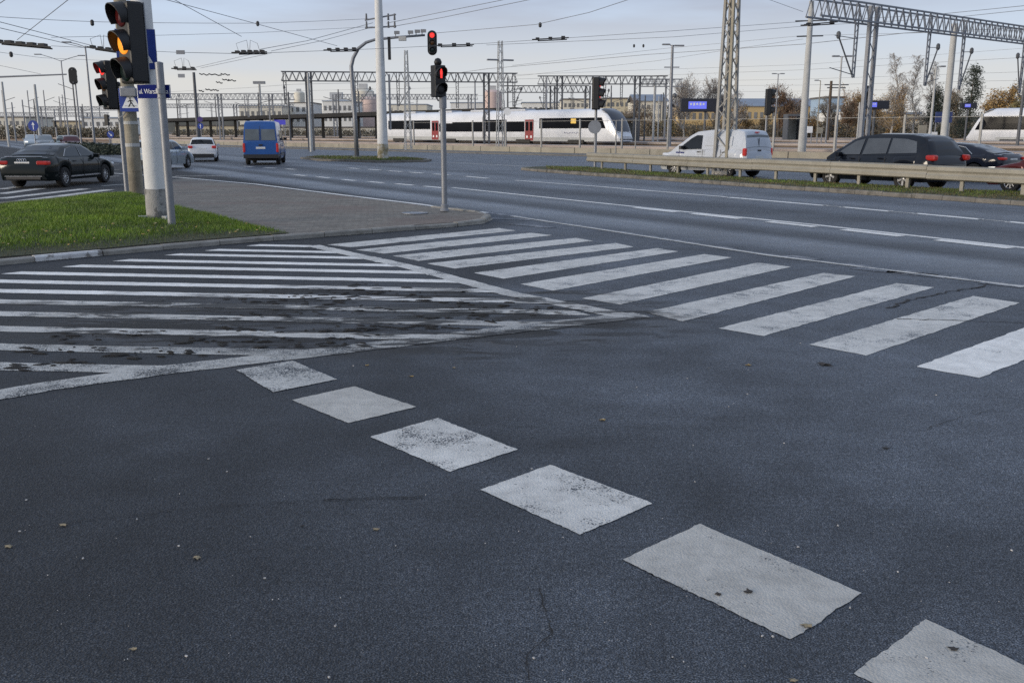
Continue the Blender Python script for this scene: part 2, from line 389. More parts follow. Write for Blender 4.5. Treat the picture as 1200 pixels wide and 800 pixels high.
# lane lines of the main road
def line(pix, w, mat, name='lane_line', z=0.004):
    paint(name, strip([G(*p) for p in pix], w), mat, z, 0.25, 0.006)
line([(100, 201), (215, 208.5), (300, 216), (400, 228.5), (480, 238), (570, 249.5)], 0.18, PAINT_NEW, 'edge_line')
line([(572, 249.5), (600, 253), (700, 268), (900, 298.5), (1200, 335.5), (1400, 360)], 0.24, PAINT_FAINT, 'edge_line')
line([(600, 253.6), (700, 268.6), (900, 299.5), (1200, 336.5)], 0.10, PAINT_MID, 'edge_line', 0.008)
line([(530, 220), (760, 244), (950, 263), (1200, 290.5), (1400, 312)], 0.17, PAINT_NEW)
for a, b in (((745, 243.6), (792, 248.6)), ((812, 250.6), (868, 256.5)), ((900, 260), (956, 266)), ((988, 269.3), (1056, 277)), ((1098, 281.4), (1184, 291)),
             ((401, 210.5), (416, 212)), ((432, 213), (449, 214.6)), ((464, 215.6), (484, 217.3)), ((497, 218.4), (520, 220.5)), ((372, 207.4), (386, 208.8)), ((345, 205), (358, 206.2)),
             ((545, 206.8), (572, 209.2)), ((508, 204), (526, 205.4)), ((480, 202), (496, 203.2)), ((455, 200.3), (471, 201.4)), ((432, 198.6), (446, 199.6)), ((408, 197), (421, 197.9)),
             ((310, 196.5), (322, 197.3)), ((285, 195), (297, 195.7)), ((335, 198), (346, 198.8))):
    line([a, b], 0.26, PAINT_NEW, 'lane_dash', 0.0065)
line([(604, 211.5), (700, 218.6), (852, 231)], 0.17, PAINT_NEW)
for a, b in (((854, 231.4), (968, 241.2)), ((986, 242.6), (1044, 247.8)), ((1072, 250.1), (1150, 257.2)), ((1180, 259.8), (1300, 271))):
    line([a, b], 0.25, PAINT_NEW, 'lane_dash')
line([(1040, 247.4), (1076, 250.5)], 0.08, PAINT_MID); line([(1146, 256.7), (1184, 260.2)], 0.08, PAINT_MID); line([(964, 240.8), (990, 243)], 0.08, PAINT_MID)
line([(520, 190), (600, 194.3), (660, 197.5)], 0.16, PAINT_MID)
line([(590, 190.5), (640, 193)], 0.2, PAINT_FAINT)
# faint leftovers of older markings beside the island tip and the right edge
for a, b in (((566, 256), (622, 258)), ((600, 263), (648, 267)), ((905, 299), (960, 304.5)), ((1000, 314), (1110, 325)), ((1150, 331), (1200, 336)), ((1040, 318), (1100, 322))):
    line([a, b], 0.28, PAINT_FAINT, 'old_marking', 0.0075)
# far-left crossing behind the dark saloon
for a, b in (((0, 227.5), (48, 221)), ((0, 233), (100, 221.5)), ((22, 236), (128, 222.5)), ((55, 236.5), (140, 225)), ((92, 234), (148, 226.5)), ((0, 222), (22, 219))):
    line([a, b], 0.42, PAINT_MID, 'zebra_bar', 0.0065)
for a, b in (((120, 218), (150, 216)), ((112, 208), (140, 206.5)), ((100, 190), (118, 190.5)), ((120, 192), (140, 192.5)), ((205, 206.6), (262, 206.2)), ((100, 199), (140, 199))):
    line([a, b], 0.18, PAINT_MID, 'lane_dash', 0.006)
# cracks and tar lines in the asphalt
M_CRACK = smat('crack_dark', (0.014, 0.014, 0.015), 0.9, var=0.4, scale=30)
def crack(pix, w, seg=0.06, jit=0.012):
    pts = [G(*p) for p in pix]; out = []
    for i in range(len(pts) - 1):
        n = max(2, int((pts[i + 1] - pts[i]).length / seg))
        for k in range(n): out.append(pts[i].lerp(pts[i + 1], k / n) + Vector((random.gauss(0, jit), random.gauss(0, jit), 0)))
    out.append(pts[-1]); l, r = [], []
    for i, p in enumerate(out):
        d = (out[min(i + 1, len(out) - 1)] - out[max(i - 1, 0)]).normalized(); n = Vector((-d.y, d.x, 0)) * w * 0.5 * random.uniform(0.25, 1.3)
        l.append(p + n); r.append(p - n)
    mb = MB(); m = len(out)
    mb.add([(p.x, p.y, 0.0085) for p in l + r], [(i, i + 1, m + i + 1, m + i) for i in range(m - 1)])
    mb.build('crack', M_CRACK, road)
crack([(20, 620), (120, 608), (260, 594), (400, 586)], 0.005, .03, .005)
crack([(380, 587), (440, 584.5), (497, 583.5)], 0.012, .03, .004)
crack([(1040, 361), (1068, 352), (1098, 345), (1140, 338), (1160, 333)], 0.035, 0.08, 0.02)
crack([(1050, 374), (1120, 376), (1200, 379)], 0.02)
crack([(1080, 505), (1120, 492), (1165, 480)], 0.006)
crack([(535, 496), (580, 498), (640, 503)], 0.005)
crack([(620, 798), (618, 770), (645, 745), (640, 720), (632, 690)], 0.007, 0.03, 0.006)
crack([(250, 470), (330, 462), (420, 452)], 0.004)
crack([(160, 470), (250, 455)], 0.004)
# ---- traffic islands: raised paved tip, grass, kerb stones
KZ = 0.085
M_KERB = smat('kerb_concrete', (0.25, 0.238, 0.215), 0.9, var=0.25, scale=4, bump=0.5, col2=(0.14, 0.13, 0.11), scale2=3.0)
M_KERBW = smat('kerb_white_paint', (0.52, 0.52, 0.52), 0.8, var=0.12, scale=7, bump=0.4, col2=(0.18, 0.17, 0.16), scale2=6.0, fac2=(0.55, 0.66))
def make_setts():
    m, nt, b = newmat('granite_setts')
    P = nd(nt, 'ShaderNodeNewGeometry').outputs['Position']
    mp_ = nd(nt, 'ShaderNodeMapping', {'Rotation': (0, 0, math.radians(34))}); nt.links.new(P, mp_.inputs[0])
    br = nd(nt, 'ShaderNodeTexBrick', {'Scale': 1.0, 'Brick Width': 0.2, 'Row Height': 0.11, 'Mortar Size': 0.008, 'Color1': rgba((0.20, 0.178, 0.148)), 'Color2': rgba((0.135, 0.118, 0.098)), 'Mortar': rgba((0.085, 0.078, 0.066))})
    nt.links.new(mp_.outputs[0], br.inputs['Vector'])
    red = cramp(nt, tnoise(nt, P, 0.35, 4, 0.6), [(0.48, g3(0)), (0.62, g3(0.75))])
    c = mixrgb(nt, red, br.outputs['Color'], (0.135, 0.098, 0.08))
    mul = cramp(nt, tnoise(nt, P, 2.0, 5, 0.65, (0.5, 1.6, 1)), [(0.3, g3(0.7)), (0.7, g3(1.25))]); c = mixrgb(nt, 1.0, c, mul, 'MULTIPLY')
    nt.links.new(c, b.inputs['Base Color']); b.inputs['Roughness'].default_value = 0.8
    hh = mth(nt, 'MULTIPLY_ADD', tnoise(nt, P, 25, 3), 0.5, mth(nt, 'SUBTRACT', 1.0, br.outputs['Fac']))
    bn = nd(nt, 'ShaderNodeBump', {'Strength': 0.45, 'Distance': 0.01, 'Height': hh}); nt.links.new(bn.outputs[0], b.inputs['Normal'])
    return m
M_SETT = make_setts()
fb = [G(u, v) for u, v in ((-140, 325), (-60, 317), (0, 310.5), (60, 305.5), (110, 301), (160, 296), (240, 288.5), (300, 284), (345, 280), (400, 276.5), (480, 270), (540, 265.5), (566, 262.5), (577, 257.5), (571, 252.8), (548, 249.5), (510, 244.8))]     # foot of the kerb
def offset(path, d):
    out = []
    for i, p in enumerate(path):
        t_ = (path[min(i + 1, len(path) - 1)] - path[max(i - 1, 0)]).normalized(); out.append(p + Vector((-t_.y, t_.x, 0)) * d)
    return out
edge_in = offset(fb, .13)
tipb = [G(u, v) for u, v in ((480, 239.8), (400, 230.2), (350, 224.2), (280, 215.8), (215, 209.8), (196, 214), (178, 223), (150, 227), (100, 230.5), (50, 236.5), (0, 240.5), (-160, 262), (-330, 290))]
pv = [(p.x, p.y, KZ if i < 15 else .055) for i, p in enumerate(edge_in)] + [(p.x, p.y, 0.02 if i < 5 else KZ) for i, p in enumerate(tipb)]
bm = bmesh.new(); bmesh.ops.triangulate(bm, faces=[bm.faces.new([bm.verts.new(p) for p in pv])]); me = bpy.data.meshes.new('island_paving'); bm.normal_update(); bm.to_mesh(me); bm.free()
if me.polygons[0].normal.z < 0: me.flip_normals()
me.materials.append(M_SETT); pave = bpy.data.objects.new('island_paving', me); COL.objects.link(pave); tag(pave, kind='structure')
M_KERBD = smat('kerb_dirty', (0.15, 0.14, 0.125), 0.95, var=0.3, scale=3, bump=0.5, col2=(0.06, 0.058, 0.045), scale2=2.0)
def kerb(path, parent_name, width=0.16, h=KZ + 0.004, skip=(), white=(), mat=None):
    mat = mat or M_KERB
    """separate kerb stones, each about a metre long, set along a path; all children of one kerb"""
    pts = [Vector((p.x, p.y, 0)) for p in path]
    rb = strip(pts, width * 1.15); nb = len(pts)          # mortar bed under the stones
    root = MB().add([(p.x, p.y, 0.009) for p in rb], [(i, i + 1, 2 * nb - 2 - i, 2 * nb - 1 - i) for i in range(nb - 1)]).build(parent_name, mat); tag(root, kind='structure')
    d = [0.0]
    for i in range(1, len(pts)): d.append(d[-1] + (pts[i] - pts[i - 1]).length)
    def on(s):
        s = max(0, min(d[-1], s))
        for i in range(1, len(pts)):
            if s <= d[i] + 1e-9:
                k = (s - d[i - 1]) / max(1e-9, d[i] - d[i - 1]); return pts[i - 1].lerp(pts[i], k)
        return pts[-1]
    s = 0.0; k = 0
    while s < d[-1] - 0.2:
        l = 1.0 if width < 0.3 else 0.6
        a, b = on(s + 0.008), on(min(s + l, d[-1]) - 0.008)
        c = (a + b) / 2; dr = (b - a); rz = math.atan2(dr.y, dr.x)
        dz = random.uniform(-0.012, 0.012)
        mb = MB(); hl, hw = dr.length / 2, width / 2; hh = h + dz
        M = Matrix.Rotation(rz + random.uniform(-.012, .012), 3, 'Z')
        ring = [(-hw, 0), (hw, 0), (hw, hh * 0.72), (hw * 0.75, hh * 0.96), (hw * 0.5, hh), (-hw * 0.5, hh), (-hw * 0.75, hh * 0.96), (-hw, hh * .72)]
        mb.loft([[c + M @ Vector((x, y, z)) for y, z in ring] for x in (-hl, -hl * .3, hl * .4, hl)])
        mb.build('kerb_stone', M_KERBW if any((c - w_).length < .5 for w_ in white) else mat, root, smooth=False)
        s += l; k += 1
    return root
front = offset(fb, .075)
kerb(front, 'island_kerb', white=(G(78, 304) + Vector((0, .08, 0)),))
# ---- grass
M_SOIL = smat('soil_under_grass', (0.045, 0.05, 0.022), 0.95, var=0.3, scale=6, bump=0.6, col2=(0.07, 0.055, 0.03), scale2=1.3)
def make_grass():
    m, nt, b = newmat('grass_blades'); P = nd(nt, 'ShaderNodeNewGeometry').outputs['Position']
    info = nd(nt, 'ShaderNodeAttribute', attribute_name='tone')
    c = cramp(nt, info.outputs['Fac'], [(0.0, (0.13, 0.095, 0.045)), (0.22, (0.10, 0.12, 0.03)), (0.5, (0.095, 0.160, 0.008)), (1.0, (0.165, 0.26, 0.012))])
    mul = cramp(nt, tnoise(nt, P, 0.8, 4), [(0.3, g3(0.65)), (0.7, g3(1.25))]); c = mixrgb(nt, 1.0, c, mul, 'MULTIPLY')
    nt.links.new(c, b.inputs['Base Color']); b.inputs['Roughness'].default_value = 0.6
    return m
M_GRASS = make_grass()
def inside(p, poly):
    r = False; j = len(poly) - 1
    for i in range(len(poly)):
        a, b = poly[i], poly[j]
        if (a.y > p.y) != (b.y > p.y) and p.x < (b.x - a.x) * (p.y - a.y) / (b.y - a.y) + a.x: r = not r
        j = i
    return r
def edge_dist(p, seg):
    best = 9e9
    for i in range(len(seg) - 1):
        a, b = seg[i], seg[i + 1]; d = b - a; t = max(0, min(1, ((p.x - a.x) * d.x + (p.y - a.y) * d.y) / max(1e-9, d.x * d.x + d.y * d.y)))
        best = min(best, math.hypot(p.x - a.x - d.x * t, p.y - a.y - d.y * t))
    return best
def grass(poly, n, label, hfun, edge, hgt=0.075, dry=0.5, soil=True, wid=0.006, bias=0.10):
    xs = [p.x for p in poly]; ys = [p.y for p in poly]
    if soil:
        mb = MB(); c = sum((Vector((p.x, p.y, 0)) for p in poly), Vector()) / len(poly)
        bm = bmesh.new(); f = bm.faces.new([bm.verts.new((p.x, p.y, 0)) for p in poly]); bmesh.ops.triangulate(bm, faces=[f])
        for _ in range(3): bmesh.ops.subdivide_edges(bm, edges=bm.edges[:], cuts=1, use_grid_fill=True)
        for v in bm.verts: v.co.z = hfun(v.co)
        me = bpy.data.meshes.new('lawn_soil'); bm.normal_update(); bm.to_mesh(me); bm.free()
        me.materials.append(M_SOIL); so = bpy.data.objects.new('lawn_soil', me); COL.objects.link(so); tag(so, kind='structure')
    v, f, tone = [], [], []
    while len(f) < n:
        p = Vector((random.uniform(min(xs), max(xs)), random.uniform(min(ys), max(ys)), 0))
        if not inside(p, poly): continue
        e = edge_dist(p, edge); k = min(1, e / dry)
        patch = noise.noise(p * 0.9) * 0.5 + 0.5
        if random.random() > (0.25 + 0.75 * k) * (.45 + patch): continue
        z = hfun(p); h = hgt * random.uniform(0.5, 1.35) * (0.45 + 0.55 * k) * (0.7 + 0.6 * patch)
        a = random.uniform(0, 6.283); w = random.uniform(0.6, 1.3) * wid
        lean = Vector((random.gauss(0, .4), random.gauss(0, .4), 1)) * h
        d = Vector((math.cos(a), math.sin(a), 0)) * w
        b = len(v); q = Vector((p.x, p.y, z - 0.01))
        v += [q - d, q + d, q + lean]; f.append((b, b + 1, b + 2))
        t = max(0, min(1, bias + 0.6 * k + 0.75 * (patch - .5) + random.gauss(0, .15))); tone += [t, t, t]
    me = bpy.data.meshes.new('lawn_grass'); me.from_pydata([tuple(x) for x in v], [], f)
    at_ = me.attributes.new('tone', 'FLOAT', 'POINT'); at_.data.foreach_set('value', tone)
    me.materials.append(M_GRASS); o = bpy.data.objects.new('lawn_grass', me); COL.objects.link(o)
    return tag(o, label, 'grass', kind='stuff')
gp_near = offset(fb, .17)[:9]
gp_far = [G(u, v, KZ) for u, v in ((300, 266), (250, 252), (205, 242), (176, 231), (150, 226.5), (100, 230), (50, 236), (0, 240), (-160, 262))]
lawn = gp_near + gp_far
ring = lawn + [lawn[0]]
def lawn_h(p): return KZ + 0.012 + min(0.14, edge_dist(p, ring) * 0.06)
grass(lawn, 90000, 'green grass of the island beside the white concrete pole', lawn_h, gp_near, 0.07, 0.9)
# dirt clods of the smeared mud
M_MUD = smat('mud', (0.012, 0.0118, 0.012), 0.95, var=0.35, scale=14, bump=0.8)
mb = MB()
ruts = [((300, 343), (470, 346)), ((380, 333), (560, 340)), ((420, 345), (520, 347)), ((270, 352), (420, 356)), ((330, 362), (480, 365)), ((260, 368), (400, 368)), ((250, 385), (420, 388)), ((400, 382), (560, 386)), ((30, 412), (120, 408)), ((200, 402), (330, 400)), ((300, 408), (440, 402)), ((460, 352), (600, 358)), ((380, 395), (450, 392)), ((20, 430), (110, 424)), ((60, 396), (190, 392)), ((120, 418), (260, 412)), ((330, 348), (430, 350)), ((480, 372), (610, 376)), ((520, 362), (650, 364))]
for k in range(330):
    a, b = random.choice(ruts); t = random.random()
    c = G(a[0] + (b[0] - a[0]) * t + random.gauss(0, 6), a[1] + (b[1] - a[1]) * t + random.gauss(0, 2.2))
    rx = random.uniform(0.015, 0.09) * (0.4 + random.random()); ry = rx * random.uniform(0.18, 0.45); h = random.uniform(0.003, 0.012); ang = random.gauss(-0.08, 0.25)
    n = 9; r1 = [random.uniform(.65, 1.2) for _ in range(n)]
    ca, sa = math.cos(ang), math.sin(ang)
    def pt(i, s, z):
        th = 2 * math.pi * i / n; x, y = math.cos(th) * rx * r1[i] * s, math.sin(th) * ry * r1[i] * s
        return (c.x + x * ca - y * sa, c.y + x * sa + y * ca, 0.006 + z)
    vs = [pt(i, 1, 0) for i in range(n)] + [pt(i, .6, h * random.uniform(.6, 1.1)) for i in range(n)] + [(c.x, c.y, 0.006 + h)]
    mb.add(vs, [(i, (i + 1) % n, n + (i + 1) % n, n + i) for i in range(n)] + [(n + i, n + (i + 1) % n, 2 * n) for i in range(n)])
o = mb.build('mud_clods', M_MUD); tag(o, 'dark dried mud smeared over the hatched road markings', 'mud', kind='stuff')
# pale grit scattered on the asphalt
M_GRIT = smat('grit', (0.42, 0.41, 0.40), 0.9, var=0.3, scale=40)
mb = MB()
for k in range(170):
    u, v = random.uniform(-20, 1220), 400 + 420 * random.random() ** 0.8
    c = G(u, v); r = random.choice((0.0015, 0.002, 0.002, 0.003, 0.005)); a = random.uniform(0, 3)
    mb.box((c.x, c.y, 0.003 + r * .4), (r * 2, r * 1.2, r * 0.9), a)
o = mb.build('road_grit', M_GRIT); tag(o, 'tiny pale stone chips scattered over the asphalt', 'grit', kind='stuff')
# fallen leaves on the road
LEAF = [smat('leaf_yellow', (0.32, 0.21, 0.06), 0.7, var=0.3, scale=40), smat('leaf_tan', (0.26, 0.21, 0.13), 0.8, var=0.3, scale=40), smat('leaf_dark', (0.035, 0.03, 0.027), 0.85, var=0.3, scale=40)]
def leaf(u, v, size, kind, label, z=0.006):
    c = G(u, v, z); n = 10; mb = MB(); a0 = random.uniform(0, 6.28)
    out = []
    for i in range(n):
        t = 2 * math.pi * i / n; r = size * (1.0 if i % 2 == 0 else 0.62) * (1.5 if i == 0 else 1) * random.uniform(.85, 1.15)
        out.append((math.cos(t + a0) * r, math.sin(t + a0) * r * .75, z + 0.002 + abs(math.cos(t)) * size * 0.25 * random.random()))
    mb.add([(0, 0, z + 0.002 + size * .15)] + out, [(0, 1 + i, 1 + (i + 1) % n) for i in range(n)])
    mb.add([(0, 0, z - 0.001)] + [(x, y, zz - 0.002) for x, y, zz in out], [(0, 1 + (i + 1) % n, 1 + i) for i in range(n)])
    o = mb.build('fallen_leaf', LEAF[kind], loc=(c.x, c.y, 0)); tag(o, label, 'leaf', 'fallen leaves on the road')
leaf(877, 693, 0.022, 2, 'right one of two dark leaves on the large wide dash')
leaf(842, 696, 0.016, 2, 'left and smaller of two dark leaves on the large wide dash')
leaf(946, 733, 0.024, 1, 'tan leaf at the lower corner of the large wide dash')
leaf(1118, 760, 0.02, 2, 'dark leaf on the dash cut off by the bottom right corner')
leaf(706, 492, 0.028, 0, 'orange leaf lying alone right of the dash row')
leaf(877, 428, 0.03, 0, 'yellow leaf below the zebra bars')
leaf(966, 427, 0.07, 2, 'big dark crumpled leaf just below a zebra bar')
leaf(430, 428, 0.022, 0, 'small yellow leaf above the second dash from the left')
leaf(482, 441, 0.022, 0, 'yellow leaf right of the second dash, beside a white chip')
leaf(441, 620, 0.018, 1, 'tan leaf below the long crack in the asphalt')
leaf(532, 431, 0.018, 1, 'tiny pale leaf highest on the open asphalt')
leaf(75, 615, 0.022, 1, 'tan leaf at the left end of the long crack')
leaf(231, 653, 0.022, 1, 'tan leaf on dark asphalt at lower left')
leaf(157, 760, 0.016, 1, 'tan leaf near the bottom left corner')
leaf(1038, 525, 0.026, 2, 'dark leaf on the asphalt at right, below the zebra bars')
leaf(354, 616, 0.013, 2, 'tiny dark leaf below the left end of the short crack')
leaf(10, 640, 0.022, 1, 'tan leaf at the far left edge of the asphalt')
leaf(930, 797, 0.016, 1, 'tan leaf at the bottom edge left of the cut-off dash')
# leaves in the grass
for k in range(46):
    for _ in range(50):
        u, v = random.uniform(0, 330), random.uniform(262, 300); p = G(u, v, KZ)
        if inside(p, lawn) and edge_dist(p, gp_near) < 2.2: break
    p.z = 0
    mb = MB(); r = random.uniform(.02, .045); a = random.uniform(0, 6.28)
    mb.add([(math.cos(a + i * 1.2566) * r * (1 if i % 2 else .6), math.sin(a + i * 1.2566) * r * (1 if i % 2 else .6), random.uniform(-.01, .012)) for i in range(5)] + [(0, 0, .012)], [(i, (i + 1) % 5, 5) for i in range(5)])
    o = mb.build('grass_leaf', LEAF[0] if k % 3 else LEAF[1], loc=(p.x, p.y, lawn_h(p) + .05)); tag(o, 'small yellow leaf fallen among the grass of the island', 'leaf', 'leaves in the island grass')
# ---- median with guard rail, small pole island, verge by the wall
med_n = [G(u, v) for u, v in ((612, 199.4), (640, 202), (700, 206.5), (760, 210.5), (900, 220.5), (1200, 241), (1330, 250))]
med_f = [G(u, v) for u, v in ((1330, 237), (1200, 229.5), (900, 213), (760, 203.4), (690, 198.2), (640, 197), (612, 198.2))]
def slab(name, poly, z, mat):
    mb = MB(); mb.prism([(p.x, p.y, -0.01) for p in poly], (0, 0, z + 0.01)); o = mb.build(name, mat); return tag(o, kind='structure')
slab('median_strip', med_n + med_f, 0.10, M_SOIL)
kerb(med_n, 'median_kerb', 0.15, 0.125, mat=M_KERBD)
grass([Vector((p.x, p.y, 0)) for p in med_n[1:] + med_f[:-1]], 26000, 'thin dry grass of the median under the guard rail', lambda p: 0.10, med_n, 0.06, 1.2, soil=False, wid=0.012, bias=-0.36)
isl = [G(u, v) for u, v in ((352, 186.2), (372, 188.6), (440, 191), (500, 190.2), (506, 188.6), (488, 187), (430, 185.2), (370, 184.8))]
slab('pole_island', isl, 0.12, M_KERBD)
slab('pole_island_soil', [p * 0.93 + isl[3] * .035 + isl[7] * .035 for p in isl], 0.135, M_SOIL)
grass([p * 0.93 + isl[3] * .035 + isl[7] * .035 for p in isl], 5000, 'small patch of grass around the far tall white pole', lambda p: 0.13, isl, 0.10, 0.8, soil=False, wid=0.02, bias=-.38)
M_PAVE = smat('footway_slabs', (0.12, 0.118, 0.115), 0.85, var=0.2, scale=1.5, bump=0.3)
fw = [wl(-70, -4.0), wl(130, -4.0), wl(130, -0.3), wl(-70, -0.3)]
slab('footway', fw, 0.12, M_PAVE)
# ================================================================== POLES, SIGNALS, SIGNS AT THE JUNCTION
M_WHITEP = smat('pole_white_paint', (0.58, 0.585, 0.58), 0.75, var=0.08, scale=3, bump=0.2, col2=(0.38, 0.36, 0.30), fac2=(0.60, 0.78), scale2=1.6, stretch=(1, 1, 0.35))
M_BASEGREY = smat('pole_base_render', (0.30, 0.295, 0.285), 0.95, var=0.15, scale=4, bump=0.6, col2=(0.14, 0.138, 0.135), fac2=(0.5, 0.56), scale2=3.4)
M_OLDCONC = smat('old_concrete', (0.25, 0.225, 0.175), 0.95, var=0.25, scale=3, bump=0.7, col2=(0.10, 0.085, 0.06), fac2=(0.45, 0.7), scale2=1.2, stretch=(1, 1, 0.2))
M_GALV = smat('galvanised_steel', (0.21, 0.22, 0.24), 0.5, 0.35, var=0.12, scale=8, bump=0.1)
M_STEEL = smat('grey_painted_steel', (0.20, 0.21, 0.23), 0.6, 0.0, var=0.15, scale=3, col2=(0.13, 0.105, 0.085), fac2=(0.6, 0.8), scale2=1.5)
M_STEELD = smat('dark_steel', (0.085, 0.09, 0.10), 0.6, 0.0, var=0.2, scale=3)
M_CONCP = smat('spun_concrete', (0.40, 0.405, 0.40), 0.9, var=0.1, scale=2, bump=0.3, col2=(0.27, 0.255, 0.22), fac2=(0.55, 0.8), scale2=0.8, stretch=(1, 1, 0.3))
M_BLACK = smat('signal_black', (0.006, 0.0065, 0.008), 0.55, var=0.2, scale=6)
M_SIGBACK = smat('signal_grey_edge', (0.20, 0.21, 0.23), 0.5, var=0.1, scale=6)
M_LENS = smat('lens_off_green', (0.004, 0.012, 0.011), 0.3, var=0.2, scale=30)
M_LENSR = smat('lens_off_red', (0.06, 0.008, 0.008), 0.15, var=0.2, scale=30)
M_LENSA = smat('lens_off_amber', (0.07, 0.03, 0.006), 0.15, var=0.2, scale=30)
M_RED = smat('lens_red_lit', (0.5, 0.01, 0.01), 0.3, var=0.1, scale=40, emit=(1, 0.05, 0.04), es=1.1)
M_REDDIM = smat('lens_red_glow', (0.4, 0.01, 0.01), 0.3, var=0.1, scale=40, emit=(1, 0.04, 0.03), es=0.55)
M_AMBER = smat('lens_amber_lit', (0.6, 0.22, 0.02), 0.3, var=0.25, scale=25, emit=(1, 0.32, 0.03), es=0.8)
M_SIGNBLUE = smat('sign_blue', (0.008, 0.038, 0.26), 0.6, var=0.06, scale=4)
M_SIGNWHITE = smat('sign_white', (0.72, 0.73, 0.74), 0.45, var=0.05, scale=4)
M_SIGNBLACK = smat('sign_black', (0.01, 0.01, 0.012), 0.5, var=0.1, scale=4)
M_SIGNGREY = smat('sign_back', (0.27, 0.28, 0.30), 0.5, 0.3, var=0.1, scale=4)
M_STREETBLUE = smat('street_sign_blue', (0.006, 0.014, 0.13), 0.7, var=0.08, scale=4, spec=.1)
def tapered(name, label, cat, base, h, r0, r1, mat, group=None, n=20, plinth=0.0, plinth_mat=None):
    t = thing(name, label, cat, base, group=group)
    k = 8
    MB().loft([[Vector(((r0 + (r1 - r0) * i / k) * math.cos(2 * math.pi * j / n), (r0 + (r1 - r0) * i / k) * math.sin(2 * math.pi * j / n), h * i / k)) for j in range(n)] for i in range(k + 1)]).build('shaft', mat, t, smooth='auto')
    if plinth:
        MB().lathe([(r0 + .012, -0.02), (r0 + .012, plinth - .01), (r0 + .003, plinth)], n=n).build('painted_base', plinth_mat, t, smooth='auto')
    return t
pA = G(186.5, 262, KZ); hA_ = 11.5
poleA = tapered('concrete_pole', 'thick white painted concrete pole with grey base standing in the grass', 'pole', (pA.x, pA.y, lawn_h(pA) - .02), hA_, 0.215, 0.145, M_WHITEP, plinth=0.62, plinth_mat=M_BASEGREY, n=28)
mb = MB()
for a in (0.4, 2.5, 4.6): mb.box((math.cos(a) * .28, math.sin(a) * .28, 0.035), (0.20, 0.12, 0.07), a)
for i, a in enumerate((3.6, 5.6)): MB().box((math.cos(a) * .27, math.sin(a) * .27, 0.045), (0.22, 0.13, 0.09), a).build('base_slab', M_CONCP, poleA, bevel=.01)
for z in (3.62, 1.02 * 4.55):
    MB().lathe([(0.200, z - .03), (0.205, z - .03), (0.205, z + .03), (0.200, z + .03)], n=28).build('strap', M_GALV, poleA)
pB = G(160.3, 226.5, KZ)
poleB = tapered('concrete_pole', 'stained old brown concrete pole behind the white pole', 'pole', (pB.x, pB.y, KZ), 11.0, 0.205, 0.14, M_OLDCONC, n=20)
for v, w in ((170, .10), (144, .09), (200, 0.03)):
    z = zat(v, pB.y) - KZ; r = 0.205 - 0.065 * z / 11
    MB().lathe([(r - .01, z - w / 2), (r + .008, z - w / 2), (r + .008, z + w / 2), (r - .01, z + w / 2)], n=20).build('band', M_CONCP if w > .05 else M_OLDCONC, poleB)
MB().tube([Vector((-.24, -.12, zat(150, pB.y))), Vector((-.27, -.2, zat(143, pB.y))), Vector((-.1, -.25, zat(139, pB.y))), Vector((0.05, -.235, zat(132, pB.y)))], 0.015).build('cable', M_STEEL, poleB)
pC = G(202, 270, KZ)
hC = zat(73, pC.y) - lawn_h(pC)
poleC = tapered('steel_post', 'grey tubular steel post in front of the white pole, carrying the street name sign', 'post', (pC.x, pC.y, lawn_h(pC) - .02), hC, 0.072, 0.072, M_GALV, n=18)
MB().lathe([(0.078, hC - .62), (0.078, hC - .59)], n=18).build('joint_ring', M_STEEL, poleC)
MB().lathe([(0.074, hC - .01), (0.074, hC + .012), (0.02, hC + .03)], n=18).build('cap', M_GALV, poleC)
pD = G(149, 224, KZ)
hD = zat(104, pD.y) - KZ
poleD = tapered('steel_post', 'thin grey steel post beside the stained pole, carrying the red traffic light', 'post', (pD.x, pD.y, KZ), hD, 0.075, 0.07, M_GALV, n=14)
MB().lathe([(0.05, hD), (0.11, hD + .05), (0.11, hD + .14), (0.05, hD + .2)], n=14).build('sounder', M_BLACK, poleD)
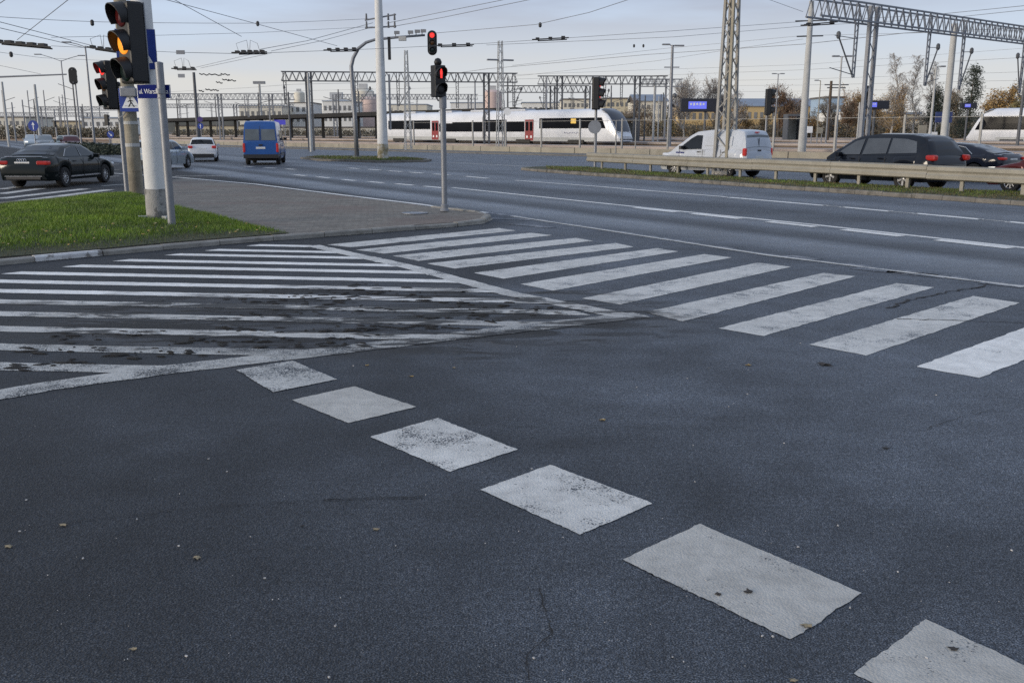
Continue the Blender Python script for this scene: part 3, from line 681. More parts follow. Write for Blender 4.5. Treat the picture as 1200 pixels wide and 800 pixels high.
# --- traffic light heads; local -Y is the way the lenses look
def signal(label, loc, rz, lit, H=1.0, Wd=0.36, oval=False, mats=None, visor=1.25, group='traffic lights', arm=None, count=3, back=None):
    t = thing('traffic_light', label, 'traffic light', loc, rz, group)
    D = 0.22 * H / 1.0
    if oval:
        n = 20; r = Wd / 2; hh = H / 2 - r
        pl = [(math.cos(math.pi * i / n) * r, 0.0, hh + math.sin(math.pi * i / n) * r) for i in range(n + 1)] + [(-math.cos(math.pi * i / n) * r, 0.0, -hh - math.sin(math.pi * i / n) * r) for i in range(n + 1)]
        MB().prism(pl, (0, 0.03, 0)).build('backing_board', M_BLACK, t)
        MB().box((0, -D * .5, 0), (Wd * .62, D * .9, H * .86)).build('housing', M_BLACK, t, bevel=.03)
        lw = Wd * .52
    else:
        MB().box((0, 0, 0), (Wd, D, H)).build('housing', M_BLACK, t, bevel=0.03 * H)
        MB().box((0, D * .5 + .012, 0), (Wd * 1.0, 0.02, H * 1.0)).build('rear_cover', back or M_BLACK, t, bevel=.008)
        lw = Wd * .84
    y0 = -D * .5 if not oval else -D * .95
    ph = H / count
    for i in range(count):
        z = H / 2 - ph * (i + .5) if not oval else H * .86 / 2 - H * .86 / 3 * (i + .5)
        r = min(lw / 2, ph * .43) if not oval else lw / 2
        le = MB().lathe([(r, 0), (r, -0.015), (r * .8, -.035), (r * .45, -.05), (0.001, -.055)], c=(0, y0 + .002, z), axis='Y', n=18)
        le.build('lens', lit.get(i) or (mats or (M_LENSR, M_LENSA, M_LENS))[i], t, smooth=True)
        # visor: an open hood over the top of the lens, slanting down and out
        n = 14; vl = r * visor; rings = []
        for j in range(n + 1):
            a = math.radians(-35) + math.radians(250) * j / n
            ca, sa = math.cos(a), math.sin(a); lf = 0.35 + 0.65 * max(0, sa * .5 + .5) ** 1.2
            rings.append([Vector((ca * r * 1.06, y0, z + sa * r * 1.06)), Vector((ca * r * 1.08, y0 - vl * lf, z + sa * r * 1.08 - vl * lf * 0.18)), Vector((ca * r * 1.16, y0 - vl * lf, z + sa * r * 1.16 - vl * lf * .18)), Vector((ca * r * 1.16, y0, z + sa * r * 1.16))])
        MB().loft(rings).build('visor', M_BLACK, t, smooth='auto')
    if arm:
        a = Vector(arm) - Vector(loc); M = Matrix.Rotation(-rz, 3, 'Z')
        for dz in (H * .36, -H * .36):
            MB().cyl((0, D * .4, dz), M @ Vector((a.x, a.y, 0)) + Vector((0, 0, dz)), .035, n=10).build('bracket', M_STEEL, t)
    return t
lc = at(154.5, 51, 18.2)
signal('large traffic light with the amber lens lit, on the white pole', lc, math.radians(-42), {1: M_AMBER}, 1.46, 0.50, arm=(pA.x, pA.y, lc.z), visor=1.15, back=M_SIGBACK)
lc = at(127.5, 100, pD.y - .2)
signal('traffic light with the top red lens lit, left of the stained pole', lc, math.radians(-46), {0: M_RED}, 1.42, 0.44, arm=(pD.x, pD.y, lc.z))
# --- pedestrian crossing signs (blue square, white triangle, walking figure)
def crossing_sign(label, loc, rz, s, figure=True):
    t = thing('crossing_sign', label, 'sign', loc, rz, 'pedestrian crossing signs')
    MB().box((0, 0.012, 0), (s, 0.02, s)).build('plate', M_SIGNGREY, t, bevel=.004)
    MB().box((0, -0.002, 0), (s * .985, 0.006, s * .985)).build('blue_face', M_SIGNBLUE, t)
    MB().prism([(-s * .40, -0.006, -s * .34), (s * .40, -0.006, -s * .34), (0, -0.006, s * .40)], (0, -0.004, 0)).build('white_triangle', M_SIGNWHITE, t)
    y = -0.011
    mb = MB()
    for a, b, w in (((-.02, .02), (.02, -.12), .06), ((.01, -.1), (-.10, -.29), .045), ((.02, -.1), (.14, -.29), .045), ((0, .0), (-.13, -.07), .03), ((0, .0), (.11, -.05), .03), ((-.26, -.25), (.26, -.25), .014)):
        d = Vector((b[0] - a[0], 0, b[1] - a[1])); n = Vector((-d.z, 0, d.x)).normalized() * w * s / 2
        A, B = Vector((a[0] * s, y, a[1] * s)), Vector((b[0] * s, y, b[1] * s))
        mb.prism([A - n, B - n, B + n, A + n], (0, -0.002 - 0.0006 * len(mb.f) / 6, 0))
    mb.lathe([(s * .035, 0), (s * .035, -.003)], c=(-.02 * s, y, .075 * s), axis='Y', n=12)
    mb.build('walking_figure', M_SIGNBLACK, t)
    return t
sA = at(159.5, 58, pA.y - .27)
cs = crossing_sign('blue crossing sign on the white pole, half hidden by the amber light', sA, math.radians(8), 0.74)
sB = at(153, 117.5, pB.y - .27)
cs2 = crossing_sign('blue crossing sign with walking figure on the stained pole', sB, math.radians(2), 0.66)
MB().lathe([(0.212, -.12), (0.222, -.12), (0.222, .12), (0.212, .12)], c=(pB.x - sB.x, 0.27, 0.27), n=20).build('clamp_band', M_GALV, cs2)
MB().box((-.02, -.07, .22), (.46, .11, .24)).build('bracket_box', M_GALV, cs2, bevel=.02)
# --- street name sign
sS = at(180.3, 107.5, pC.y + .10)
st = thing('street_name_sign', 'dark blue street name sign with white letters behind the grey post', 'sign', sS, math.radians(-6))
MB().box((0, 0, 0), (0.64, 0.018, 0.24)).build('plate', M_STREETBLUE, st, bevel=.004)
for x in (-.312, .312): MB().box((x, -.0105, 0), (0.012, 0.004, 0.235)).build('white_edge', M_SIGNWHITE, st)
fc = bpy.data.curves.new('lettering', 'FONT'); fc.body = 'ul. Warszawska'; fc.size = 0.115; fc.align_x = 'LEFT'; fc.align_y = 'CENTER'; fc.extrude = 0.001; fc.space_character = .92
fo = bpy.data.objects.new('lettering_source', fc); COL.objects.link(fo); bpy.context.view_layer.update()
me = bpy.data.meshes.new_from_object(fo.evaluated_get(bpy.context.evaluated_depsgraph_get())); bpy.data.objects.remove(fo)
w = max(v.co.x for v in me.vertices) - min(v.co.x for v in me.vertices)
for v in me.vertices: v.co = ((v.co.x) * 0.56 / w - .285, -0.0125 + v.co.z * -1, v.co.y * 1.05)
me.materials.clear(); me.materials.append(M_SIGNWHITE); lo = bpy.data.objects.new('lettering', me); COL.objects.link(lo); lo.parent = st
MB().lathe([(0.075, -.045), (0.08, -.045), (0.08, .045), (0.075, .045)], c=(pC.x - sS.x, pC.y - sS.y, 0), n=18).build('clamp', M_GALV, st)
# --- pedestrian light on the island tip
pE = G(521, 247, KZ); hE = zat(126, pE.y) - KZ
poleE = tapered('signal_post', 'slim grey post of the red pedestrian light on the paved island tip', 'post', (pE.x, pE.y, KZ), hE, 0.066, 0.066, M_GALV, n=18)
MB().lathe([(0.11, 0), (0.11, .03), (0.085, .05), (0.085, .14), (0.068, .16)], n=18).build('foot', M_STEEL, poleE, smooth='auto')
MB().lathe([(0.068, hE - .02), (0.085, hE - .02), (0.085, hE + .32), (.06, hE + .36)], n=18).build('head_socket', M_STEEL, poleE, smooth='auto')
pl_ = at(513.5, 95.5, pE.y - .02)
t = thing('pedestrian_light', 'pedestrian light showing a red standing figure', 'traffic light', pl_, math.radians(32), 'traffic lights')
MB().box((0, 0, 0), (0.27, 0.24, 0.70)).build('housing', M_BLACK, t, bevel=.02)
for i, z in enumerate((.17, -.17)):
    MB().lathe([(.12, 0), (.12, -.012), (.06, -.03), (.001, -.035)], c=(0, -.12, z), axis='Y', n=18).build('lens', M_SIGNBLACK, t, smooth=True)
    rings = []
    for j in range(15):
        a = math.radians(-30) + math.radians(240) * j / 14; ca, sa = math.cos(a), math.sin(a); lf = .4 + .6 * max(0, sa)
        rings.append([Vector((ca * .125, -.12, z + sa * .125)), Vector((ca * .125, -.12 - .17 * lf, z + sa * .125)), Vector((ca * .135, -.12 - .17 * lf, z + sa * .135)), Vector((ca * .135, -.12, z + sa * .135))])
    MB().loft(rings).build('visor', M_BLACK, t, smooth='auto')
mb = MB(); mb.lathe([(.02, 0), (.02, -.006)], c=(0, -.158, .245), axis='Y', n=10)
mb.box((0, -.160, .185), (.055, .006, .085)); mb.box((-.013, -.161, .105), (.02, .006, .085)); mb.box((.013, -.1615, .105), (.02, .006, .085))
mb.build('red_figure', M_RED, t)
MB().lathe([(.03, .35), (.075, .36), (.09, .42), (.06, .49), (.01, .51)], n=14).build('sounder', M_BLACK, t, smooth=True)
MB().tube([(0, .1, -.33), (0.05, .12, -.42), (.12, .1, -.43), (.16, .05, -.36)], .018).build('cable', M_STEEL, t)
# --- manhole lid on the paving
mhp = G(486, 249.5, KZ)
mh = MB().lathe([(.30, -.01), (.30, .008), (.26, .010), (.26, .004), (.001, .005)], c=(mhp.x, mhp.y, KZ), n=24).build('manhole_cover', M_GALV); tag(mh, 'round pale manhole cover in the island paving', 'manhole cover')
# --- tall far white pole and curved mast arm with overhead light
pF = G(449, 188.6); poleF = tapered('concrete_pole', 'tall pale tapered pole with rusty foot on the small far island', 'pole', (pF.x, pF.y, .1), 13.5, 0.36, 0.20, M_WHITEP, n=24)
M_RUST = smat('rust_paint', (0.25, 0.21, 0.12), 0.9, var=0.35, scale=6, col2=(0.48, 0.47, 0.44), fac2=(.42, .6), scale2=2.5)
MB().lathe([(.365, .05), (.37, .05), (.362, 1.0), (.35, 1.0)], n=24).build('rusty_foot', M_RUST, poleF)
for v, s in ((22, 1), (31, 1)):
    z = zat(v, pF.y) - .1
    MB().cyl((-.9 * s, 0, z - .1), (1.1, 0, z + .25 * (v == 22)), .05, n=8).build('crossarm', M_STEEL, poleF)
    for x in (-.8, .6, 1.0): MB().cyl((x, 0, z - .1), (x, 0, z + .3), .07, .05, n=8).build('insulator', M_STEELD, poleF)
MB().box((.62, -.05, zat(57, pF.y) - .1), (.16, .3, 1.4)).build('side_box', M_BLACK, poleF)
MB().box((.55, 0, zat(120, pF.y) - .1), (.12, .12, 3.5)).build('cable_duct', M_STEEL, poleF)
pG = G(418.5, 186.8)
arm = thing('mast_arm', 'curved grey mast with a long arm over the road', 'mast', (pG.x, pG.y, .1))
zt = zat(42.5, pG.y) - .1
def gx(u, v=60): return at(u, v, pG.y).x - pG.x
pts = [Vector((0, 0, 0)), Vector((gx(416, 140), 0, zat(140, pG.y)))] + [Vector((gx(u, v), 0, zat(v, pG.y) - .1)) for u, v in ((412.4, 90), (411.6, 78), (414, 68), (420, 57), (429, 50), (440, 46.5), (470, 43.5), (498, 41.5))]
MB().tube(pts, .16, 12, .075).build('curved_tube', M_GALV, arm, smooth=True)
MB().cyl((0, 0, 0), (0, 0, .12), .3, n=14).build('foot_plate', M_STEEL, arm)
for u, v in ((464, 40), (480, 39.5), (488, 38.5), (495, 38)):
    z = zat(v, pG.y) - .1
    MB().cyl((gx(u), 0, z - .25), (gx(u), 0, z), .03).box((gx(u) + .1, -.05, z + .08), (.35, .2, .2)).build('camera_unit', M_STEEL, arm)
MB().box((gx(472), 0, zat(45.5, pG.y) - .1), (.5, .3, .28)).build('camera_unit', M_CONCP, arm)
sg = at(506.5, 50.5, pG.y - .1)
signal('overhead traffic light on a black oval board showing red', sg, math.radians(4), {0: M_RED}, 1.62, 0.64, oval=True, visor=.8)
# --- junction lights seen from the side or from behind
def post_light(label, u, v0, v1, D, rz, lit, wide=.36, pole=True, vb=None, oval=False, plabel=None, u_base=None):
    c = at(u, (v0 + v1) / 2, D); H = (v1 - v0) * D / 1115.0
    b = Vector((c.x + .02, c.y + .3, 0))
    signal(label, c, rz, lit, H, H * (.34 if not oval else .48), oval=oval, visor=1.3, arm=(b.x, b.y, c.z) if pole else None)
    if pole: tapered('signal_post', plabel, 'post', b, c.z + H * (.5 if oval else .1), .075, .065, M_GALV, n=12)
    return c, b
c, b = post_light('traffic light seen from its left side beside the guard rail end', 699, 91.5, 128, 48, math.radians(78), {0: M_REDDIM, 1: M_REDDIM}, plabel='grey post with a round sign back at the guard rail end')
MB().lathe([(.33, -.012), (.33, .012)], c=(b.x - .06, b.y - .12, zat(149, 48)), axis='Y', n=24).build('round_road_sign', M_SIGNGREY).__setitem__('label', 'round sign seen from behind on the post before the train')
o = bpy.data.objects['round_road_sign']; tag(o, cat='sign')
post_light('black traffic light seen from its left side above the white van', 900.5, 105, 134.5, 62, math.radians(80), {}, plabel='grey post of the black traffic light above the white van')
post_light('oval traffic light seen from behind under a street lamp at far left', 85.5, 79.5, 99, 88, math.radians(185), {}, oval=True, plabel='grey post of the oval traffic light at far left')
post_light('small far traffic light left of the thin posts', 64, 142, 149, 140, math.radians(150), {}, plabel='thin post of a small far traffic light')
post_light('small dark traffic light beside the round blue arrow sign', 125, 134.5, 147, 110, math.radians(170), {}, plabel='thin post of a dark light beside the blue arrow sign')
post_light('slim dark signal on a post at right behind the display', 1016.5, 101, 117, 95, math.radians(95), {}, plabel='slim post of a dark railway signal at right')
# horizontal cantilever from the left edge to the oval light
ca, cb = at(-30, 91.5, 88), at(78, 87.3, 88)
MB().tube([ca, ca.lerp(cb, .5), cb], .09, 8, .06).build('cantilever_arm', M_STEEL); tag(bpy.data.objects['cantilever_arm'], 'long grey arm reaching in from the left edge to the oval light', 'mast arm')
# round blue mandatory signs
def round_sign(label, u, v, D, d, arrows):
    c = at(u, v, D); t = thing('arrow_sign', label, 'sign', (c.x, c.y, 0), 0, 'round blue arrow signs')
    MB().cyl((0, .05, 0), (0, .05, c.z + d * .4), .04, n=8).build('post', M_GALV, t)
    MB().lathe([(d / 2, 0), (d / 2, -.02)], c=(0, 0, c.z), axis='Y', n=24).build('disc', M_SIGNBLUE, t)
    for ang in arrows:
        M = Matrix.Rotation(ang, 3, 'Y'); mb = MB(); s = d * .36
        pl = [(-.12, -1), (.12, -1), (.12, .2), (.42, .2), (0, 1), (-.42, .2), (-.12, .2)]
        mb.prism([Vector((0, -.024, c.z)) + M @ Vector((x * s, 0, z * s)) for x, z in pl], (0, -.006, 0)); mb.build('arrow', M_SIGNWHITE, t)
    return t
round_sign('round blue sign with white arrows at far left', 39, 147.5, 75, .82, (0.0,))
round_sign('small round blue sign with slanting white arrow near the thin posts', 129.5, 157.8, 90, .66, (math.radians(135),))
rs = round_sign('blue sign with white arrow beneath a violet disc before the canopy', 235, 148, 105, .66, (math.radians(0),))
MB().lathe([(.3, 0), (.3, -.02)], c=(0, 0, zat(140, 105)), axis='Y', n=20).build('upper_disc', smat('sign_violet', (.05, .03, .16), .5), rs)
# --- lattice mast between the carriageways
def lattice(name, label, cat, base, h, w0, w1, mat, bays, r=.03, rz=math.pi / 4, group=None, legr=None, low=None):
    t = thing(name, label, cat, base, rz, group); legr = legr or r * 1.6
    cor = [(-1, -1), (1, -1), (1, 1), (-1, 1)]
    P = lambda i, k: Vector((cor[i][0] * (w0 + (w1 - w0) * k) / 2, cor[i][1] * (w0 + (w1 - w0) * k) / 2, h * k))
    for i in range(4):
        MB().cyl(P(i, 0), P(i, 1), legr, legr * .8, n=4).build('leg', low if (low and i in (0,)) else mat, t)
    for i in range(4):
        mb = MB(); j = (i + 1) % 4
        for k in range(bays):
            a, b = k / bays, (k + 1) / bays
            if k % 2: mb.cyl(P(i, a), P(j, b), r * .6, n=4)
            else: mb.cyl(P(j, a), P(i, b), r * .6, n=4)
        mb.build('bracing', mat, t)
    return t
M_LATT = smat('lattice_paint', (0.27, 0.265, 0.25), 0.75, var=0.18, scale=1.2, col2=(0.17, 0.13, 0.07), fac2=(.5, .75), scale2=.5)
M_LATTW = smat('lattice_weathered', (0.26, 0.235, 0.18), 0.85, var=0.2, scale=1.2, col2=(0.30, .28, .24), fac2=(.5, .75), scale2=.5)
pH = G(848, 207.5)
lm = lattice('lattice_mast', 'tall weathered lattice mast standing behind the guard rail', 'mast', (pH.x, pH.y, .1), 13.0, 0.62, 0.18, M_LATT, 24, .045, legr=.085, low=M_LATTW)
MB().box((0, 0, .08), (.75, .75, .16)).build('footing', M_BASEGREY, lm, bevel=.03)
# --- guard rail
M_RAIL = smat('guard_rail_zinc', (0.27, 0.255, 0.215), 0.6, 0.25, var=0.1, scale=2, bump=.1, col2=(0.19, .175, .14), fac2=(.5, .8), scale2=.9)
g0 = G(690, 199.3); g1 = g0 + (G(1055, 223.5) - g0) * 1.7
gd = (g1 - g0).normalized(); gl = (g1 - g0).length; gn = Vector((-gd.y, gd.x, 0))
if gn.y > 0: gn = -gn
gr = thing('guard_rail', 'beige steel guard rail on posts along the grassy median', 'guard rail', g0)
prof = [(x_, .42 + (z_ - .36) * .98) for x_, z_ in [(0.0, .36), (.055, .40), (.06, .50), (.015, .56), (.015, .60), (.06, .66), (.055, .77), (0.0, .81), (-.02, .81), (.03, .76), (.035, .67), (-.01, .61), (-.01, .55), (.035, .49), (.03, .41), (-.02, .36)]]
seg = 4.0; k = 0
while k * seg < gl:
    a, b = k * seg + .0, min(gl, k * seg + seg - .012)
    sgz = random.uniform(-.012, .012)
    MB().loft([[gd * s + gn * (x + .10) + Vector((0, 0, z + .1 * 0 + sgz)) for x, z in prof] for s in (a, b)]).build('rail_beam', M_RAIL, gr, smooth='auto')
    MB().loft([[gd * s + gn * (-x - .10) + Vector((0, 0, z + sgz)) for x, z in prof] for s in (a, b)]).build('rail_beam', M_RAIL, gr, smooth='auto')
    for s in (a + 1.2, a + 3.2):
        if s < gl: MB().box(gd * s + Vector((0, 0, .39)), (.12, .07, .80), math.atan2(gd.y, gd.x)).build('rail_post', M_RAIL, gr)
    k += 1
# ================================================================== VEHICLES
M_GLASS = smat('car_glass', (0.010, 0.012, 0.015), 0.06, var=0.1, scale=2, spec=.4)
M_GLASSL = smat('car_glass_light', (0.10, 0.115, 0.125), 0.08, var=0.3, scale=1.2, spec=.6)
M_TYRE = smat('tyre_rubber', (0.016, 0.016, 0.017), 0.85, var=0.2, scale=20)
M_RIM = smat('alloy_rim', (0.45, 0.46, 0.48), 0.35, 0.7, var=0.1, scale=10)
M_TRIM = smat('black_trim', (0.018, 0.018, 0.02), 0.6, var=0.2, scale=10)
M_CHROME = smat('bright_trim', (0.55, 0.56, 0.58), 0.2, 0.9, var=0.05, scale=10)
M_TAIL = smat('tail_light', (0.30, 0.012, 0.012), 0.2, var=0.2, scale=20, coat=.5, emit=(1, .04, .03), es=.10)
M_TAILON = smat('tail_light_lit', (0.20, 0.012, 0.012), 0.2, var=0.2, scale=20, emit=(1, .06, .04), es=.10)
M_HEAD = smat('head_lamp', (0.55, 0.57, 0.60), 0.12, 0.2, var=0.15, scale=20, coat=.5)
M_HEADON = smat('head_lamp_lit', (0.8, 0.78, 0.7), 0.2, var=0.05, scale=20, emit=(1, .93, .78), es=1.1)
M_PLATE = smat('number_plate', (0.60, 0.60, 0.58), 0.5, var=0.05, scale=10)
M_SEAT = smat('arch_liner', (0.008, 0.008, 0.009), 0.9, var=0.1)
def carpaint(name, col, metal=0.0, rough=.12):
    return smat('paint_' + name, col, rough, metal, var=0.06, scale=1.0, coat=0.0, spec=.35, col2=[x * .8 + .012 for x in col], fac2=(.5, .8), scale2=1.4)
def interp(prof, x):
    if x <= prof[0][0]: return prof[0][1]
    for (a, b), (c, d) in zip(prof, prof[1:]):
        if x <= c: return b + (d - b) * (x - a) / max(1e-9, c - a)
    return prof[-1][1]
def smoothprof(prof, x, w=.05):
    return (interp(prof, x - w) + 2 * interp(prof, x) + interp(prof, x + w)) / 4
def make_wheel(parent, x, y, r, side, spokes=5, rim=M_RIM):
    w = r * .34
    tyre = MB().lathe([(r * .62, -w), (r * .93, -w), (r, -w * .72), (r, w * .72), (r * .93, w), (r * .62, w), (r * .62, -w)], axis='Y', n=26, caps=False)
    t = tyre.build('wheel', M_TYRE, parent, smooth='auto', loc=(x, y, r))
    mb = MB(); yo = side * w * .86
    mb.lathe([(r * .58, yo - side * .03), (r * .66, yo), (r * .70, yo - side * .005), (r * .66, yo - side * .05)], axis='Y', n=26, caps=False)
    mb.lathe([(r * .16, yo - side * .05), (r * .16, yo - side * .01), (r * .05, yo)], axis='Y', n=12)
    for k in range(spokes):
        a = 2 * math.pi * k / spokes + .3; M = Matrix.Rotation(a, 3, 'Y')
        mb.box(M @ Vector((r * .37, yo - side * .03, 0)), (r * .56, .03, r * (.19 if spokes < 8 else .09)), rot=M)
    mb.build('rim', rim, t)
    MB().lathe([(r * .64, yo - side * .09), (r * .64, yo - side * .06), (.01, yo - side * .06)], axis='Y', n=20).build('brake_disc', M_TRIM, t)
    return t
def car(name, label, cat, loc, az, S, paint_, group=None, glass=None):
    """S: profile of one model, x from the rear bumper (0) to the nose (L); az: heading, clockwise from +Y"""
    t = thing(name, label, cat, loc, math.pi / 2 - math.radians(az), group)
    L, Wd = S['L'], S['W']; rw = S.get('rw', .33); wx = S['wheels']; glass = glass or M_GLASS
    cx = L / 2; top = S['top']; bot = S.get('bot', [(0, .42), (.12, .26), (L - .12, .22), (L, .38)])
    ra = rw + .055
    xs = set([0, .02, .05, .1, .16, .24, L, L - .02, L - .05, L - .1, L - .16, L - .24] + [p[0] for p in top] + [i * L / 26 for i in range(27)])
    for w in wx: xs |= {w + ra * math.cos(math.pi * k / 14) for k in range(15)} | {w - ra - .004, w + ra + .004}
    xs = sorted(x for x in xs if 0 <= x <= L)
    def plan(x):
        e = min(x, L - x); f = S.get('round', .45)
        return Wd / 2 * (1 - S.get('pinch', .16) * max(0, 1 - e / f) ** 2.2)
    rings = []
    for x in xs:
        zb = interp(bot, x)
        for w in wx:
            if abs(x - w) < ra: zb = max(zb, rw * .98 + math.sqrt(ra * ra - (x - w) ** 2))
        zt = smoothprof(top, x, .04); h = max(.03, zt - zb); w2 = plan(x)
        prof = [(.80, 0), (.93, .0), (.965, .10), (.985, .32), (1.0, .60), (.985, .78), (.955, .90), (.91, .975), (.74, 1.0), (.4, 1.0 + .022 / h), (0, 1.0 + .03 / h)]
        rg = [Vector((x - cx, -a * w2, zb + b * h)) for a, b in prof] + [Vector((x - cx, a * w2, zb + b * h)) for a, b in prof[-2::-1]]
        rings.append(rg)
    MB().loft(rings).build('body', paint_, t, smooth='auto')
    # cabin shell with tumblehome
    rf = S['roof']; zb0 = S['belt']; yb = Wd / 2 * S.get('cabw', .91); tum = S.get('tum', .32)
    yz = lambda z: yb - max(0, z - zb0) * tum
    fr = [-1, -.6, 0, .6, 1]; cz = [0, .018, .028, .018, 0]
    rs = []
    x0, x1 = rf[0][0], rf[-1][0]
    for x in sorted(set([p[0] for p in rf] + [x0 + (x1 - x0) * i / 30 for i in range(31)])):
        z = smoothprof(rf, x, .045) if x0 + .01 < x < x1 - .01 else interp(rf, x)
        bz = min(smoothprof(top, x, .04), z) - .05
        y = max(.1, yz(z) - (.045 if z > zb0 + .2 else 0))
        side = [Vector((x - cx, -yz(bz), bz)), Vector((x - cx, -yz(max(bz, z - .06)), max(bz + .005, z - .06)))]
        tp = [Vector((x - cx, y * f, z + c)) for f, c in zip(fr, cz)]
        rs.append(side + tp + [Vector((p.x, -p.y, p.z)) for p in reversed(side)])
    MB().loft(rs).build('cabin', S.get('roofpaint') or paint_, t, smooth='auto')
    # glass
    def screen(nm, a, b, inset=.06, mat=None):
        (xa, za), (xb, zb_) = a, b; n = Vector((-(zb_ - za), 0, xb - xa)); n.normalize()
        if n.z < 0: n = -n
        rings = []
        for k in (0, .25, .5, .75, 1):
            x, z = xa + (xb - xa) * k, za + (zb_ - za) * k; y = yz(z) - inset
            rings.append([Vector((x - cx, y * f, z + c)) + n * .012 for f, c in zip(fr, cz)])
        MB().loft(rings, closed=False, caps=False).build(nm, mat or glass, t, smooth=True)
    if 'wind' in S: screen('windscreen', *S['wind'])
    if 'rear' in S: screen('rear_window', *S['rear'], mat=S.get('rearglass'))
    for poly in S['side']:
        for s in (-1, 1):
            pl = [Vector((x - cx, s * (yz(z) + .004), z)) for x, z in poly]
            MB().prism(pl, (0, s * .006, 0)).build('side_window', glass, t)
            if S.get('bright'):
                MB().tube(pl[:S['bright']], .012, 4).build('window_trim', M_CHROME, t)
    for x in S.get('seams', ()):
        for s in (-1, 1): MB().box((x - cx, s * plan(x) * .997, (S['sill'] + zb0) / 2), (.012, .012, zb0 - S['sill'])).build('door_seam', M_TRIM, t)
    for x, z in S.get('handles', ()):
        for s in (-1, 1): MB().box((x - cx, s * (plan(x) * .985 + .012), z), (.20, .025, .035)).build('door_handle', S.get('handlemat', paint_), t, bevel=.008)
    if 'sillstrip' in S:
        for s in (-1, 1): MB().box((L * .5 - cx, s * Wd * .492, S['sillstrip']), (wx[1] - wx[0] - 2 * ra, .02, .045)).build('side_strip', S.get('stripmat', M_TRIM), t)
    for s in (-1, 1):
        mx = S['mirror'][0] - cx
        MB().box((mx, s * (yb + .12), S['mirror'][1]), (.12, .20, .14)).cyl((mx, s * (yb - .02), S['mirror'][1] - .05), (mx, s * (yb + .05), S['mirror'][1] - .05), .025, n=6).build('wing_mirror', S.get('mirrormat', paint_), t, bevel=.03)
    for (x, y, z, dx, dy, dz, mat) in S.get('lamps', ()):
        for s in (-1, 1): MB().box((x - cx, s * y, z), (dx, dy, dz)).build('tail_light' if x < L / 2 else 'headlight', mat, t, bevel=min(dx, dy, dz) * .3)
    for (nm, x, z, dx, w, dz, mat) in S.get('bars', ()):
        MB().box((x - cx, 0, z), (dx, w, dz)).build(nm, mat, t, bevel=.01)
    for i, w in enumerate(wx):
        for s in (-1, 1):
            make_wheel(t, w - cx, s * (Wd / 2 - rw * .36 - .012), rw, s, S.get('spokes', 5), S.get('rim', M_RIM))
    if 'scale' in S: t.scale = (S['scale'],) * 3
    MB().box((0, 0, .44), (L * .84, Wd * .80, .40)).build('underbody', M_SEAT, t)
    return t
SEDAN = dict(L=4.92, W=1.87, rw=.345, wheels=(1.08, 3.99), belt=.98, sill=.30, tum=.40, cabw=.905,
    top=[(0, .74), (.04, .98), (.16, 1.05), (.75, 1.05), (1.2, 1.02), (3.4, .985), (3.7, .965), (4.5, .82), (4.78, .70), (4.92, .56)],
    roof=[(.55, 1.0), (1.0, 1.22), (1.55, 1.41), (2.2, 1.465), (2.8, 1.43), (3.15, 1.29), (3.75, .94)],
    wind=((3.62, 1.02), (2.95, 1.375)), rear=((.72, 1.09), (1.42, 1.365)),
    side=[[(1.22, 1.05), (1.55, 1.30), (1.95, 1.37), (2.28, 1.375), (2.30, 1.03)], [(2.38, 1.03), (2.36, 1.375), (2.72, 1.35), (3.05, 1.22), (3.32, 1.03)]], bright=4,
    seams=(1.35, 2.34, 3.45), handles=((1.75, .88), (2.85, .87)), sillstrip=.36, stripmat=M_CHROME, mirror=(3.28, 1.03), spokes=10,
    lamps=[(.10, .70, .86, .24, .40, .13, M_TAILON), (4.72, .68, .68, .3, .34, .13, M_HEAD)],
    bars=[('number_plate', .02, .84, .03, .52, .115, M_PLATE), ('bumper_strip', .06, .42, .12, 1.3, .05, M_CHROME), ('rear_valance', .08, .35, .14, 1.2, .10, M_TRIM), ('boot_lip', .14, 1.062, .05, 1.3, .02, M_CHROME)])

HATCH = dict(L=4.3, W=1.79, rw=.32, wheels=(.78, 3.42), belt=.95, sill=.3, tum=.34, cabw=.90, pinch=.10,
    top=[(0, .62), (.04, .90), (.12, 1.0), (.5, 1.0), (3.0, .97), (3.2, .96), (3.95, .80), (4.2, .66), (4.3, .5)],
    roof=[(.10, 1.0), (.38, 1.33), (.6, 1.45), (1.4, 1.50), (2.2, 1.46), (2.55, 1.36), (3.25, .93)],
    wind=((3.1, 1.0), (2.4, 1.40)), rear=((.17, 1.07), (.42, 1.36)),
    side=[[(.62, 1.04), (.75, 1.32), (1.2, 1.38), (1.75, 1.39), (1.78, 1.0)], [(1.86, 1.0), (1.84, 1.39), (2.2, 1.36), (2.5, 1.25), (2.82, 1.0)]],
    seams=(.85, 1.82, 2.95), handles=((1.2, .88), (2.3, .87)), mirror=(2.78, 1.02), spokes=7,
    lamps=[(.09, .72, .93, .2, .28, .17, M_TAIL), (4.1, .62, .70, .3, .32, .14, M_HEAD)],
    bars=[('number_plate', .03, .78, .03, .52, .11, M_PLATE), ('rear_valance', .03, .38, .12, 1.35, .24, M_TRIM)])
